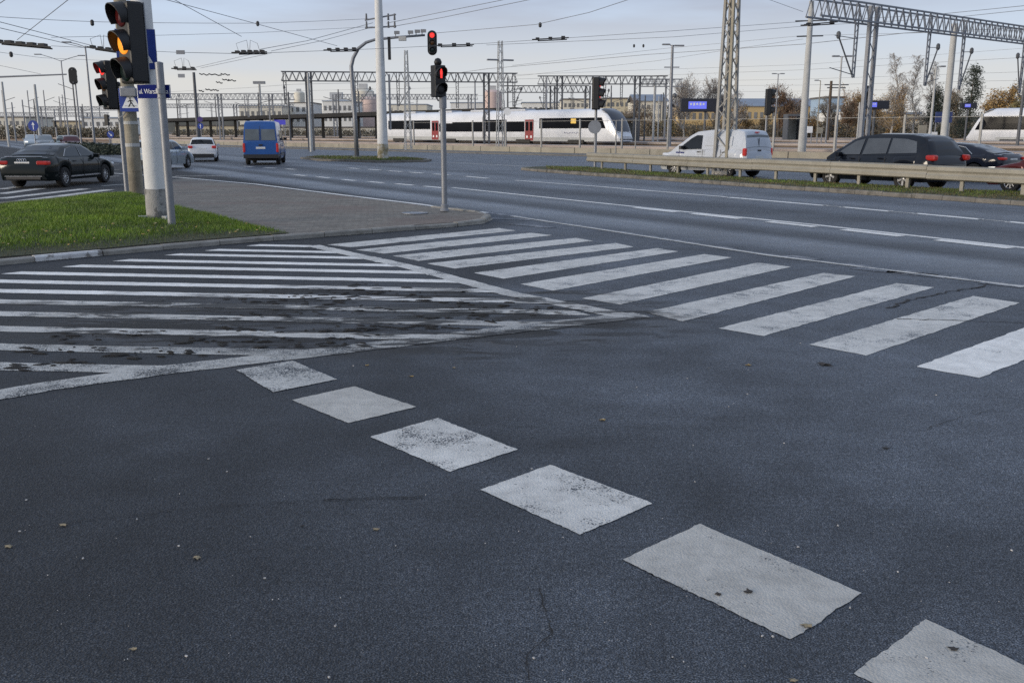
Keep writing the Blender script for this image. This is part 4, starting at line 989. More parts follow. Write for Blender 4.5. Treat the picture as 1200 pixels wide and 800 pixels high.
BIGVAN = dict(L=5.4, W=2.0, rw=.34, wheels=(1.1, 4.5), belt=1.25, sill=.4, tum=.10, cabw=.965, pinch=.05, round=.2,
    top=[(0, 1.25), (.05, 1.32), (3.9, 1.32), (4.3, 1.22), (5.0, 1.02), (5.3, .82), (5.4, .6)], bot=[(0, .45), (.12, .38), (5.25, .3), (5.4, .45)],
    roof=[(.02, 1.3), (.07, 2.1), (.16, 2.42), (.5, 2.47), (3.2, 2.42), (3.7, 2.2), (4.4, 1.2)], wind=((4.25, 1.36), (3.75, 2.1)),
    side=[[(3.25, 1.32), (3.25, 1.95), (3.6, 1.95), (4.0, 1.34)], [(1.9, 1.4), (1.9, 1.95), (3.0, 1.95), (3.0, 1.4)]],
    seams=(1.8, 3.15), handles=((3.3, 1.15),), mirror=(4.0, 1.45), mirrormat=M_TRIM, handlemat=M_TRIM, spokes=6, sillstrip=.62,
    lamps=[(.05, .93, .98, .16, .14, .52, M_TAIL), (5.1, .75, .85, .3, .3, .25, M_HEAD)],
    bars=[('number_plate', .0, .97, .03, .52, .115, M_PLATE), ('rear_bumper', .04, .50, .22, 1.96, .22, M_TRIM), ('door_gap', .03, 1.4, .02, .022, 1.6, M_TRIM), ('lock_handle', .0, 1.13, .06, .22, .10, M_TRIM)])
SMALLVAN = dict(L=4.4, W=1.81, rw=.32, wheels=(.86, 3.58), belt=1.08, sill=.36, tum=.17, cabw=.945, pinch=.09, round=.35,
    top=[(0, .9), (.04, 1.08), (.2, 1.12), (2.9, 1.10), (3.2, 1.08), (3.95, .93), (4.25, .78), (4.4, .55)],
    roof=[(.03, 1.05), (.09, 1.5), (.22, 1.76), (.5, 1.82), (1.8, 1.83), (2.5, 1.76), (2.85, 1.6), (3.75, .98)],
    wind=((3.65, 1.06), (2.78, 1.62)), rear=((.055, 1.14), (.15, 1.62)), rearglass=M_GLASSL,
    side=[[(2.18, 1.08), (2.20, 1.62), (2.5, 1.62), (2.75, 1.50), (3.0, 1.33), (3.30, 1.12), (3.2, 1.05)]],
    seams=(2.1, 3.3, 1.2), handles=((2.28, .97), (1.05, .97)), handlemat=M_TRIM, mirror=(3.12, 1.13), mirrormat=M_TRIM, spokes=9, sillstrip=.42,
    lamps=[(.09, .84, .99, .16, .13, .30, M_TAIL), (4.12, .68, .80, .32, .3, .2, M_HEAD)],
    scale=1.07, bars=[('number_plate', .01, .78, .03, .52, .115, M_PLATE), ('rear_bumper', .04, .50, .16, 1.62, .22, M_TRIM), ('front_bumper', 4.33, .42, .14, 1.5, .2, M_TRIM), ('brake_light', .16, 1.74, .06, .22, .04, M_TAIL), ('door_handle_bar', .01, 1.05, .04, .2, .05, M_TRIM), ('wiper', .06, 1.35, .03, .03, .35, M_TRIM)])
MPV = dict(L=4.82, W=1.9, rw=.335, wheels=(.98, 3.83), belt=1.0, sill=.33, tum=.34, cabw=.92, pinch=.12,
    top=[(0, .72), (.04, .98), (.16, 1.08), (.7, 1.06), (3.3, .99), (3.7, .95), (4.3, .80), (4.6, .66), (4.76, .52), (4.82, .42)],
    roof=[(.10, 1.05), (.32, 1.45), (.55, 1.63), (1.1, 1.70), (2.2, 1.71), (2.9, 1.62), (3.2, 1.5), (4.05, .93)],
    wind=((3.92, 1.03), (3.1, 1.54)), rear=((.17, 1.14), (.42, 1.54)),
    side=[[(.62, 1.14), (.72, 1.48), (1.1, 1.56), (1.62, 1.58), (1.64, 1.10)], [(1.72, 1.10), (1.70, 1.58), (2.55, 1.57), (2.62, 1.06)], [(2.72, 1.06), (2.66, 1.56), (3.0, 1.48), (3.5, 1.16), (3.55, 1.04)]],
    scale=1.06, seams=(1.68, 2.66, 3.62), handles=((1.85, .95), (2.95, .93)), mirror=(3.45, 1.05), spokes=5,
    lamps=[(.10, .80, 1.0, .34, .20, .17, M_TAILON), (4.55, .68, .72, .34, .34, .16, M_HEAD)],
    bars=[('number_plate', .02, .74, .03, .52, .115, M_PLATE), ('rear_valance', .06, .42, .14, 1.4, .14, M_TRIM)])
COUPE = dict(SEDAN); COUPE.update(roof=[(.25, 1.0), (.9, 1.24), (1.5, 1.40), (2.2, 1.45), (2.8, 1.41), (3.15, 1.28), (3.75, .94)], rear=((.42, 1.07), (1.3, 1.34)), spokes=5,
    lamps=[(.12, .74, .90, .34, .26, .10, M_TAILON), (4.72, .68, .68, .3, .34, .13, M_HEAD)])
def lit(S):
    s = dict(S); s['lamps'] = [l if l[0] < 1 else (*l[:6], M_HEADON) for l in s['lamps']]; return s
def spec(S): return {k: v for k, v in S.items()}
for s_ in (SEDAN,): pass
P_BLACK = carpaint('black_green', (0.006, 0.009, 0.009)); P_SILVER = carpaint('silver', (0.40, 0.44, 0.46), .3); P_WHITE = carpaint('white', (0.62, 0.63, 0.64))
P_BLUE = carpaint('blue', (0.028, 0.095, 0.30), .1); P_NAVY = carpaint('navy', (0.005, 0.007, 0.012)); P_RED = carpaint('dark_red', (0.07, 0.014, 0.016), .2); P_GREY = carpaint('grey', (0.20, 0.22, 0.23), .3); P_DKBLUE = carpaint('dark_blue', (0.010, 0.013, 0.024))
CL = 'cars waiting or driving at the junction'
car('saloon_car', 'black saloon seen from behind with lit red tail lights, left of the poles', 'car', (-16.42, 34.4, 0), 3, SEDAN, P_BLACK, CL)
saloon = [o for o in bpy.data.objects if o.name == 'saloon_car'][0]
for k in range(4): MB().lathe([(.04, 0), (.05, .006), (.06, 0), (.05, -.006), (.04, 0)], c=(-2.455, (k - 1.5) * .075, .945), axis='X', n=14, caps=False).build('emblem_ring', M_CHROME, saloon)
car('saloon_car', 'silver saloon half hidden behind the grey post', 'car', (-18.15, 49.3, 0), 2, dict(HATCH, L=4.4), P_SILVER, CL)
car('hatchback_car', 'white hatchback seen from behind beside the blue van', 'car', (-20.3, 62.5, 0), -16, HATCH, P_WHITE, CL)
car('delivery_van', 'blue high roof van seen from behind', 'van', (-14.85, 57.2, 0), -9, BIGVAN, P_BLUE, CL, M_GLASS)
bvan = [o for o in bpy.data.objects if o.name.startswith('delivery_van')][0]
for s in (-1, 1): MB().prism([(-2.70, s * .06, 1.40), (-2.70, s * .86, 1.40), (-2.655, s * .82, 2.02), (-2.655, s * .06, 2.02)], (.03, 0, 0)).build('rear_door_window', M_GLASSL, bvan)
car('panel_van', 'white panel van driving left behind the guard rail', 'van', (8.85, 41.5, 0), -40, SMALLVAN, carpaint('van_white', (0.44, 0.47, 0.52)), CL)
pvan = [o for o in bpy.data.objects if o.name.startswith('panel_van')][0]
# blue lettering block and panel lines on the van side
for k, (x, z, w) in enumerate(((1.05, .93, .42),)): MB().box((x, .905, z), (w, .006, .05)).build('door_lettering', M_STREETBLUE, pvan)
for k in range(4): MB().box((-.02, .9035, .86 + k * .06), (.40, .005, .018)).build('side_louvre', smat('louvre_grey', (.30, .32, .35), .5), pvan)  # louvre strips in a darker grey than the van paint
for x0, x1 in ((-1.5, -.15),): MB().prism([(x0, .842, 1.22), (x1, .842, 1.22), (x1, .79, 1.58), (x0, .79, 1.58)], (0, .012, 0)).build('side_panel', carpaint('van_white', (0.44, 0.47, 0.52)), pvan, bevel=.004)
car('people_carrier', 'dark blue people carrier behind the guard rail at right', 'car', (13.05, 33.2, 0), -31, MPV, P_NAVY, CL, smat('mpv_glass', (0.06, .07, .085), .07, var=.3, scale=1.0, spec=.45))
car('saloon_car', 'dark saloon partly hidden behind the people carrier', 'car', (17.6, 37.9, 0), -36, COUPE, P_DKBLUE, CL)
car('hatchback_car', 'dark red car at the right edge, only its front wheel in view', 'car', (17.3, 29.5, 0), -35, dict(lit(HATCH), spokes=9), P_RED, CL)
car('hatchback_car', 'silver car with headlights on, farthest left of the oncoming cars', 'car', (-57.5, 114, 0), 153, lit(HATCH), P_SILVER, CL)
car('hatchback_car', 'pale grey car second from the left among the oncoming cars', 'car', (-52.5, 107, 0), 155, HATCH, P_GREY, CL)
car('saloon_car', 'grey green car in front of the dark red oncoming car', 'car', (-46.0, 98, 0), 155, dict(SEDAN), carpaint('greygreen', (.13, .16, .15), .2), CL)
car('hatchback_car', 'dark red car with headlights on among the oncoming cars', 'car', (-43.8, 94.5, 0), 152, lit(HATCH), P_RED, CL)
car('saloon_car', 'dark car cut off by the left edge behind the black saloon', 'car', (-33.0, 57, 0), 150, lit(SEDAN), carpaint('dark_olive', (.03, .032, .02)), CL)
# ================================================================== RAILWAY AND BACKGROUND
M_WALLB = smat('boundary_concrete', (0.28, 0.26, 0.215), 0.95, var=0.15, scale=.8, bump=.3, col2=(.24, .215, .165), fac2=(.5, .75), scale2=.5)
M_PLATE_ = smat('platform_edge', (0.34, 0.29, 0.26), 0.95, var=0.12, scale=.4, col2=(.22, .19, .17), scale2=.3)
M_PLATB = smat('platform_side', (0.13, 0.105, 0.085), 0.95, var=0.2, scale=.5)
M_BALL = smat('ballast', (0.17, 0.14, 0.115), 0.95, var=0.35, scale=3, bump=.8)
M_RAILS = smat('rail_steel', (0.12, 0.08, 0.06), 0.6, .3, var=.2, scale=2)
M_FENCE = smat('fence_steel', (0.25, 0.25, 0.245), .6, .2, var=.12, scale=3)
# low boundary wall made of separate concrete panels
bw = thing('boundary_wall', 'low beige concrete wall of panels between road and railway', 'wall', WALL0)
t0 = -95.0
while t0 < 105:
    c = WD * (t0 + 1.98) + Vector((0, 0, .27)); MB().box(c, (3.94, .22, .58 + random.uniform(-.02, .02)), math.atan2(WD.y, WD.x)).build('wall_panel', M_WALLB, bw, bevel=.02); t0 += 4.0
fe = thing('wire_fence', 'tall wire fence of slim posts on the low boundary wall', 'fence', WALL0 + WM * .5)
t0 = -14.0
while t0 < 100:
    MB().box(WD * t0 + Vector((0, 0, 1.45)), (.13, .10, 2.9), math.atan2(WD.y, WD.x)).build('fence_post', M_FENCE, fe); t0 += 4.6
for z in (2.75,):
    MB().tube([WD * -14 + Vector((0, .0, z)), WD * 20 + Vector((0, 0, z)), WD * 99 + Vector((0, 0, z))], .018, 4).build('top_wire', M_FENCE, fe)
def strip_slab(name, o0, o1, z, tm, ta=-260, tb=160, kind='structure'):
    mb = MB(); mb.prism([wl(ta, o0, -.01), wl(tb, o0, -.01), wl(tb, o1, -.01), wl(ta, o1, -.01)], (0, 0, z + .01)); o = mb.build(name, tm); return tag(o, kind=kind)
def rail_line(o):
    mb = MB(); ro = tag(MB().prism([wl(-260, o - .1, .2), wl(160, o - .1, .2), wl(160, o + .1, .2), wl(-260, o + .1, .2)], (0, 0, .01)).build('rail_track', M_BALL), kind='structure')
    for s in (-.75, .75):
        MB().prism([wl(-260, o + s - .035, .21), wl(160, o + s - .035, .21), wl(160, o + s + .035, .21), wl(-260, o + s + .035, .21)], (0, 0, .15)).build('rail', M_RAILS, ro)
strip_slab('ballast_bed', 1.0, 75, .2, M_BALL)
PLATS = [(6.2, 9.6, .62), (20.4, 26.5, .80), (38, 46, .95), (56, 62, 1.05)]
for o0, o1, z in PLATS:
    strip_slab('platform', o0 + .12, o1, z - .2, M_PLATB)
    t = bpy.data.objects.new('x', None)
    mb = MB(); mb.prism([wl(-260, o0, z - .195), wl(160, o0, z - .195), wl(160, o1 + .1, z - .195), wl(-260, o1 + .1, z - .195)], (0, 0, .195)); tag(mb.build('platform_paving', M_PLATE_), kind='structure')
for o in (3.6, 12.2, 16.2, 29.5, 34.0, 50, 53): rail_line(o)
# ---------------- trains
M_TW = smat('train_white', (0.62, 0.64, 0.68), .35, var=.05, scale=.6, coat=.3, col2=(.50, .52, .55), fac2=(.5, .8), scale2=.5)
M_TG = smat('train_grey_skirt', (0.34, 0.35, 0.35), .6, var=.1, scale=1)
M_TR = smat('train_red_door', (0.22, 0.022, 0.025), .4, var=.08, scale=1)
M_TD = smat('train_window', (0.008, 0.009, 0.012), .10, var=.2, scale=.5, spec=.04)
M_TROOF = smat('train_roof', (0.46, 0.48, 0.52), .6, var=.1, scale=.7)
M_TBLUE = smat('train_nose_blue', (0.012, 0.018, 0.035), .15, var=.1, scale=1, coat=.4)
M_UNDER = smat('underframe', (0.03, .028, .026), .8, var=.3, scale=2)
def train(label, pos, heading, L, secs, doors, wins, flip=1, group='white trains with dark windows', gang=()):
    """local +x runs to the nose, local -y*flip is the side seen"""
    t = thing('railcar', label, 'train', pos, heading, group)
    s = -flip; z0, zs, zr = .62, 3.15, 3.98; hw = 1.42
    xs = [0, .4] + [L * i / 24 for i in range(1, 21)] + [L - 2.9, L - 2.6, L - 2.3, L - 2.0, L - 1.7, L - 1.4, L - 1.1, L - .85, L - .6, L - .4, L - .25, L - .1, L]
    xs = sorted(set(x for x in xs if x <= L))
    ztop = [(0, 3.98), (L - 2.7, 3.98), (L - 2.2, 3.88), (L - 1.7, 3.6), (L - 1.25, 3.15), (L - .85, 2.55), (L - .5, 1.95), (L - .22, 1.45), (L, 1.1)]
    rings = []
    for x in xs:
        zt = smoothprof(ztop, x, .12); w = hw * (1 - .26 * max(0, 1 - (L - x) / 2.2) ** 2)
        sh = min(zs, zt - .25)
        pr = [(.90, z0), (1.0, z0 + .25), (1.0, (z0 + sh) / 2), (1.0 - .01, sh), (.90, sh + (zt - sh) * .55), (.66, sh + (zt - sh) * .88), (.3, zt), (0, zt + .01)]
        rings.append([Vector((x, -a * w, z)) for a, z in pr] + [Vector((x, a * w, z)) for a, z in pr[-2::-1]])
    MB().loft(rings).build('car_body', M_TW, t, smooth='auto')
    pw = lambda x: hw * (1 - .26 * max(0, 1 - (L - x) / 2.2) ** 2)
    # windscreen on the nose
    sc = []
    for x in (L - 2.5, L - 2.1, L - 1.7, L - 1.4, L - 1.1, L - .8, L - .5, L - .3):
        z = smoothprof(ztop, x, .12); w = pw(x) * .86; sc.append([Vector((x + .03, w * f, z + .05 + (-.16 if abs(f) == 1 else 0))) for f in (-1, -.6, 0, .6, 1)])
    MB().loft(sc, closed=False, caps=False).build('windscreen', M_TBLUE, t, smooth=True)
    MB().box((L - .5, 0, .85), (.9, 1.7, .7)).build('coupler_fairing', M_TBLUE, t, bevel=.15)
    for yy in (-.8, .8): MB().box((L - .42, yy, 1.55), (.3, .3, .18)).build('headlight', M_HEAD, t, bevel=.05)
    for x0, x1, za, zb, r0, r1 in wins:            # window bands, chamfered towards the nose when asked
        pl = [(x0, za), (x1 + r0, za), (x1, zb), (x0, zb)]
        nx = 14; lo, hi = [], []
        for k in range(nx + 1):
            xa, xb = x0 + (x1 + r0 - x0) * k / nx, x0 + (x1 - x0) * k / nx
            lo.append(Vector((xa, s * (pw(xa) + .016), za))); hi.append(Vector((xb, s * (pw(xb) + .010), zb)))
        MB().loft([[a, a.lerp(b, .5) + Vector((0, s * .004, 0)), b, b - Vector((0, s * .05, 0)), a - Vector((0, s * .05, 0))] for a, b in zip(lo, hi)]).build('window_band', M_TD, t)
    for x in doors:
        d = MB().box((x, s * (hw + .012), 1.78), (1.35, .05, 2.3)).build('door', M_TR, t)
        for dx in (-.33, .33):
            MB().box((x + dx, s * (hw + .042), 2.2), (.42, .012, 1.0)).build('door_window', M_TD, d)
            MB().box((x + dx, s * (hw + .042), 1.05), (.24, .012, .26)).build('door_sticker', M_SIGNWHITE, d)
    MB().box((L / 2 - 1.2, s * (hw - .02), .80), (L - 4.0, .1, .42)).build('skirt', M_TG, t)
    for x in [L * k for k in (.08, .34, .66, .86)]:
        MB().box((x, s * (hw - .10), .56), (2.3, .5, .42)).build('bogie', M_UNDER, t, bevel=.05)
        for dx in (-.8, .8): MB().lathe([(.38, -.06), (.42, -.06), (.42, .06), (.05, .08)], c=(x + dx, s * (hw - .25), .40), axis='Y', n=16).build('wheel', M_UNDER, t)
    for x in gang:
        MB().loft([[Vector((x + dx, y, z)) for y, z in ((-1.45, .8), (-1.45, 3.2), (-1.25, 3.75), (-.6, 4.03), (.6, 4.03), (1.25, 3.75), (1.45, 3.2), (1.45, .8))] for dx in (-.28, .28)]).build('gangway_bellows', smat('bellows', (.22, .22, .23), .8, var=.2, scale=6), t)
    for x in [L * k for k in (.12, .3, .45, .62)]:
        MB().box((x, 0, 4.02), (2.6, 1.7, .22)).build('roof_unit', M_TROOF, t, bevel=.06)
    return t
tdir = WD
trz = math.atan2(WD.y, WD.x)
LT = 41.0
nose = at(734, 160, 98.5); nose.z = .25
tr = train('long white railcar with red doors and dark window band behind the low wall', nose - tdir * LT + Vector((0, 0, 0)), trz, LT,
    None, (LT - 13.0, LT - 30.0), [(LT - 11.4, LT - 2.2, 1.95, 3.05, .55, 0), (LT - 16.8, LT - 13.8, 1.6, 2.72, 0, 0), (LT - 20.6, LT - 16.8, 1.6, 2.95, 0, 0), (LT - 26.6, LT - 21.0, 1.6, 2.72, 0, 0), (LT - 29.2, LT - 26.6, 1.6, 2.6, 0, 0), (LT - 40, LT - 31, 1.9, 3.0, 0, 0)], gang=(LT - 20.7,))
for k in range(7):
    a = k / 6; MB().tube([(LT - 7.6 + a * 2.2, -1.432, 1.45 + .10 * math.sin(k * 2.1)), (LT - 7.45 + a * 2.2, -1.432, 1.50 + .08 * math.cos(k * 2.6)), (LT - 7.3 + a * 2.2, -1.432, 1.43)], .02, 4).build('script_mark', M_STREETBLUE, tr)
MB().box((LT - 3.0, -1.445, 2.5), (.3, .02, .4)).build('side_display', M_SIGNWHITE, tr)
MB().box((LT - 6.2, -1.44, 2.72), (.75, .02, .5)).build('amber_display', smat('amber_display', (.35, .24, .05), .5, emit=(.9, .55, .1), es=.5, var=.4, scale=6), tr)
mk = at(1137, 160, 104); mk.z = .3
train('white railcar standing at the right edge among the trees', mk + WD * 34, trz + math.pi, 34.0, None, (), [(34 - 13, 34 - 1.6, 1.75, 3.1, .7, 0)], flip=-1)
# ---------------- canopy
M_CANOPY = smat('canopy_black', (0.006, 0.006, 0.007), .8, var=.3, scale=.5)
ca_, cb_ = at(196, 141, 205), at(625, 128.5, 126)
cdv = (cb_ - ca_); cdv.z = 0; clen = cdv.length; cdv.normalize(); cpn = Vector((-cdv.y, cdv.x, 0))
zc0, zc1 = ca_.z, cb_.z
cn = thing('platform_canopy', 'long black platform canopy on rows of dark posts', 'canopy', (ca_.x, ca_.y, 0))
zc = lambda s: zc0 + (zc1 - zc0) * s / clen
nseg = 14
for k in range(nseg):
    a, b = clen * k / nseg, clen * (k + 1) / nseg - .06
    MB().loft([[cdv * s + cpn * y + Vector((0, 0, zc(s) + z)) for y, z in ((-3.2, .24), (-3.2, -.36), (0, -.5), (3.2, -.36), (3.2, .24), (0, .05))] for s in (a, b)]).build('roof_section', M_CANOPY, cn)
k = 2.0
while k < clen:
    for y in (-1.2,): MB().box(cdv * k + cpn * y + Vector((0, 0, zc(k) / 2)), (.42, .42, zc(k) - .4)).build('canopy_post', M_CANOPY, cn)
    k += 5.0
    if k > clen: break
# hanging blue station board under the canopy and platform displays
M_SCR = smat('blue_screen', (.05, .06, .3), .4, var=.35, scale=14, emit=(.16, .19, .85), es=.75)
M_DISP = smat('display_box', (.018, .02, .03), .5, var=.15, scale=2)
def display(label, u, v, D, w, h, sx, base=True):
    c = at(u, v, D); t = thing('platform_display', label, 'display', (c.x, c.y, 0), 0, 'platform departure displays')
    MB().box((0, 0, c.z), (w, .35, h)).build('case', M_DISP, t, bevel=.03)
    MB().box((sx * w, -.185, c.z), (w * .36, .02, h * .55)).build('screen', M_SCR, t)
    for k in range(5): MB().box((sx * w - w * .13 + k * w * .062, -.20, c.z + h * .08), (w * .035, .008, h * .2 * (1 if k % 2 else .7))).build('screen_text', M_SIGNWHITE, t)
    MB().cyl((0, .1, 0), (0, .1, c.z + h * .5), .1, n=8).build('post', M_STEELD, t)
    return t
display('dark departure display with lit blue screen left of the lattice mast', 827, 123.5, 88, 4.6, 1.2, -.17)
display('dark departure display with blue screen above the people carrier', 1026, 123, 72, 1.95, .62, -.16)
display('blank dark display board near the right railcar', 1135, 124, 98, 1.6, .55, -.1)
def board(label, u, v, D, w, h, mat):
    c = at(u, v, D); t = thing('station_board', label, 'sign', (c.x, c.y, 0), 0)
    MB().box((0, 0, c.z), (w, .12, h)).build('panel', mat, t)
    for x in (-w * .42, w * .42): MB().cyl((x, .1, 0), (x, .1, c.z), .05, n=6).build('post', M_STEEL, t)
    return t
board('violet blue station board below the canopy right of the blue van', 328, 143.5, 112, 1.3, .55, smat('board_blue', (.04, .035, .33), .5, emit=(.1, .1, .6), es=.25))
board('blue pictogram board in front of the bare trees at right', 1106, 137.5, 92, 1.6, 1.0, smat('board_navy', (.03, .045, .14), .5, var=.3, scale=3))
board('pale notice case standing left of the pictogram board', 1081, 152.5, 90, .75, .9, M_WALLB)
board('white notice case behind the people carrier', 1093, 158, 88, .8, .5, M_SIGNWHITE)
board('white notice case left of the concrete pole', 949, 152, 90, .5, .6, M_SIGNWHITE)
board('small white case right of the tall right pole', 961, 153, 92, .5, .55, M_WALLB)
def shelter(label, u0, u1, v0, v1, D):
    a, b = at(u0, v0, D), at(u1, v0, D); w = b.x - a.x; h = a.z
    t = thing('platform_shelter', label, 'shelter', ((a.x + b.x) / 2, D, 0))
    MB().box((0, 0, h - .12), (w, 2.0, .25)).build('roof', M_STEELD, t)
    for x in (-w * .47, w * .47): MB().box((x, 0, h / 2), (.12, 1.8, h - .2)).build('frame_post', M_STEELD, t)
    MB().box((0, .85, h * .55), (w * .9, .03, h * .6)).build('glass_pane', smat('shelter_glass', (.30, .30, .27), .15, var=.3, scale=.7), t)
    return t
shelter('small glazed platform shelter right of the railcar nose', 728, 747, 139, 165, 118)
shelter('dark roofed shelter left of the tall concrete pole', 921, 938, 134, 160, 110)
# ---------------- overhead line gantries
def truss(t, A, B, depth, wid, mat, r=.06, bays=None):
    d = (B - A); L_ = d.length; d.normalize(); n = Vector((-d.y, d.x, 0)).normalized() * wid / 2; up = Vector((0, 0, depth))
    for o in (n, -n, n + up, -n + up):
        MB().cyl(A + o, B + o, r, n=4).build('chord', mat, t, world=True)
    bays = bays or max(4, int(L_ / depth / .8))
    for o in (n, -n):
        mb = MB()
        for k in range(bays):
            a, b = A + d * (L_ * k / bays), A + d * (L_ * (k + 1) / bays); m = (a + b) / 2
            mb.cyl(a + o, m + o + up, r * .55, n=4); mb.cyl(m + o + up, b + o, r * .55, n=4)
        mb.build('web', mat, t, world=True)
def gantry(label, u0, v0, D0, u1, v1, D1, depth, cols, drops, mat, wid=.7, r=.06, colw=.45):
    A, B = at(u0, v0, D0), at(u1, v1, D1)
    z = (A.z + B.z) / 2; A.z = B.z = z
    t = thing('line_gantry', label, 'gantry', (A.x, A.y, 0), 0, 'overhead line gantries over the tracks')
    truss(t, A, B, depth, wid, mat, r)
    def onu(u):
        lo, hi = 0.0, 1.0
        f = lambda s: 600 + FPX * (A.x + (B.x - A.x) * s) / ((A.y + (B.y - A.y) * s) / math.cos(TH) * .975) - u
        for _ in range(40):
            m = (lo + hi) / 2
            if f(m) < 0: lo = m
            else: hi = m
        return A.lerp(B, (lo + hi) / 2)
    d = (B - A).normalized()
    for u in cols:
        P = onu(u)
        for s in (-1, 1): MB().box((P.x + d.x * s * colw / 2, P.y + d.y * s * colw / 2, (z + depth) / 2), (r * 3.2, r * 3.2, z + depth), math.atan2(d.y, d.x)).build('column_leg', mat, t, world=True)
        mb = MB(); nb = int(z / colw / 1.1)
        for k in range(nb):
            s = 1 if k % 2 else -1
            mb.cyl(Vector((P.x - d.x * s * colw / 2, P.y - d.y * s * colw / 2, z * k / nb)), Vector((P.x + d.x * s * colw / 2, P.y + d.y * s * colw / 2, z * (k + 1) / nb)), r * .5, n=4)
        mb.build('column_lacing', mat, t, world=True)
    for u, ln, ax in drops:
        P = onu(u); q = .14
        for s in (-1, 1): MB().cyl(P + d * s * q + Vector((0, 0, depth)), P + d * s * q * .7 + Vector((0, 0, -ln)), r * .8, n=4).build('drop_leg', mat, t, world=True)
        mb = MB(); nb = 9
        for k in range(nb):
            s = 1 if k % 2 else -1
            mb.cyl(P + d * s * q + Vector((0, 0, -ln * k / nb)), P - d * s * q + Vector((0, 0, -ln * (k + 1) / nb)), r * .4, n=4)
        mb.build('drop_lacing', mat, t, world=True)
        if ax:
            MB().cyl(P + Vector((0, 0, -ln)), P + d * ax + Vector((0, 0, -ln * .25)), r * .7, n=6).build('bracket_arm', M_STEELD, t, world=True)
            MB().cyl(P + Vector((0, 0, -ln * .3)), P + d * ax * 1.15 + Vector((0, 0, -ln * .28)), r * .35, n=4).build('stay', M_STEELD, t, world=True)
            MB().cyl(P + Vector((0, 0, -ln * .95)), P + d * ax * 1.3 + Vector((0, 0, -ln * .85)), r * .4, n=4).build('registration_arm', M_STEELD, t, world=True)
            MB().lathe([(.05, -.18), (.11, -.1), (.11, .1), (.05, .18)], c=P + d * ax * .95 + Vector((0, 0, -ln * .27)), n=8).build('insulator', M_STEELD, t, world=True)
    return t
gantry('large steel gantry crossing the top right corner', 953, 17.5, 46.7, 1260, 59, 65, .85, (1003,), [(985, 2.7, -1.6), (1067, 2.9, 1.1), (1106, 3.0, 1.1), (1175, 3.0, -.8)], M_STEEL, .8, .055, .62)
c2 = at(1112, 100, 57.5); tapered('gantry_column', 'pale round column under the large right gantry', 'column', (c2.x, c2.y, 0), zat(28, 57.5), .22, .17, M_CONCP, n=16)
gantry('wide gantry behind the far tall pole and the curved arm', 330, 94, 96, 606, 97.5, 99, .88, (370, 571), [(343, 2.3, -.1), (424, 2.5, 1.4), (471, 2.4, 1.2), (538, 2.6, 0), (602, 2.4, .8)], M_STEELD, .7, .06, .5)
gantry('gantry right of the slim mast, above the railcar roof', 630, 98, 112, 782, 99.5, 112, .9, (654, 742), [(637, 2.6, 0), (705, 2.6, .5), (724, 2.4, 0)], M_STEELD, .7, .065, .6)
gantry('lower gantry behind the railcar, overlapping the next one', 586, 108.5, 135, 690, 108.5, 135, .9, (646, 686), [(602, 2.6, .6), (637, 2.6, -.7), (668, 2.4, 0)], M_STEELD, .7, .07, .6)
gantry('far gantry above the canopy at left', 196, 117, 168, 345, 117, 168, 1.0, (268, 326), [(222, 3.2, 0), (243, 3.2, 0), (300, 3.0, 0)], M_STEEL, .8, .075, .6)
gantry('farthest gantry just above the left end of the canopy', 190, 126.5, 235, 345, 126.5, 235, .9, (202, 285), [(230, 2.6, 0), (258, 2.6, 0), (312, 2.4, 0)], M_STEEL, .8, .08, .7)
gantry('far gantry between the tall pale pole and the pedestrian light', 392, 116.5, 185, 560, 116.5, 185, .9, (398, 552), [(430, 3, 0), (470, 3, 0), (492, 3, 0), (520, 3, 0)], M_STEEL, .8, .075, .6)
gantry('small gantry left of the double street lamp pole', 752, 101.5, 125, 800, 101.5, 125, .9, (777,), [(762, 3, 0)], M_STEEL, .8, .07, .6)
gantry('faint far gantry above the oncoming cars at left', -40, 136, 290, 128, 137.5, 290, 1.2, (3, 62, 118), [(30, 4, 0), (85, 4, 0)], M_STEEL, 1, .10, 1.0)
gantry('faint far gantry higher at the left edge', 40, 129, 260, 160, 130, 260, 1.0, (62, 108), [(84, 4, 0)], M_STEEL, 1, .09, .9)
# ---------------- single masts and lamps along the railway
def mast(label, u, vtop, D, r0, mat, r1=None, name='line_mast', cat='mast', lat=False, z0=0.0):
    b = at(u, 154, D); h = zat(vtop, D) - z0
    if lat: return lattice(name, label, cat, (b.x, D, z0), h, r0 * 2, (r1 or r0) * 2, mat, max(8, int(h / .7)), .035, math.radians(20), legr=.055)
    return tapered(name, label, cat, (b.x, D, z0), h, r0, r1 or r0 * .7, mat, n=12)
mast('slim pale lattice mast left of the pedestrian light', 478, 59, 92, .30, M_CONCP, .12, lat=True)
mm = mast('tall pale lattice mast in front of the railcar with two small lamps', 586.5, 48, 90, .33, M_CONCP, .16, lat=True)
for x in (-.75, .75): MB().box((x, 0, zat(70.5, 90)), (1.1, .3, .14)).build('lamp_head', M_STEEL, mm, bevel=.04)
ms = mast('clock post before the railcar', 591, 118, 88.5, .06, M_STEEL)
MB().lathe([(.34, -.08), (.34, .08)], c=(.28, 0, zat(131, 88.5)), axis='Y', n=20).build('clock_face', M_SIGNWHITE, ms)
pl = mast('tall concrete pole at right with wires running to it', 941, 1.5, 68, .30, M_CONCP, .17)
for z, w in ((zat(25, 68), 1.9), (zat(30, 68), 1.2), (zat(43, 68), 1.6)): MB().cyl((-w * .55, 0, z), (w * .6, 0, z + .05), .05, n=6).build('crossarm', M_STEELD, pl)
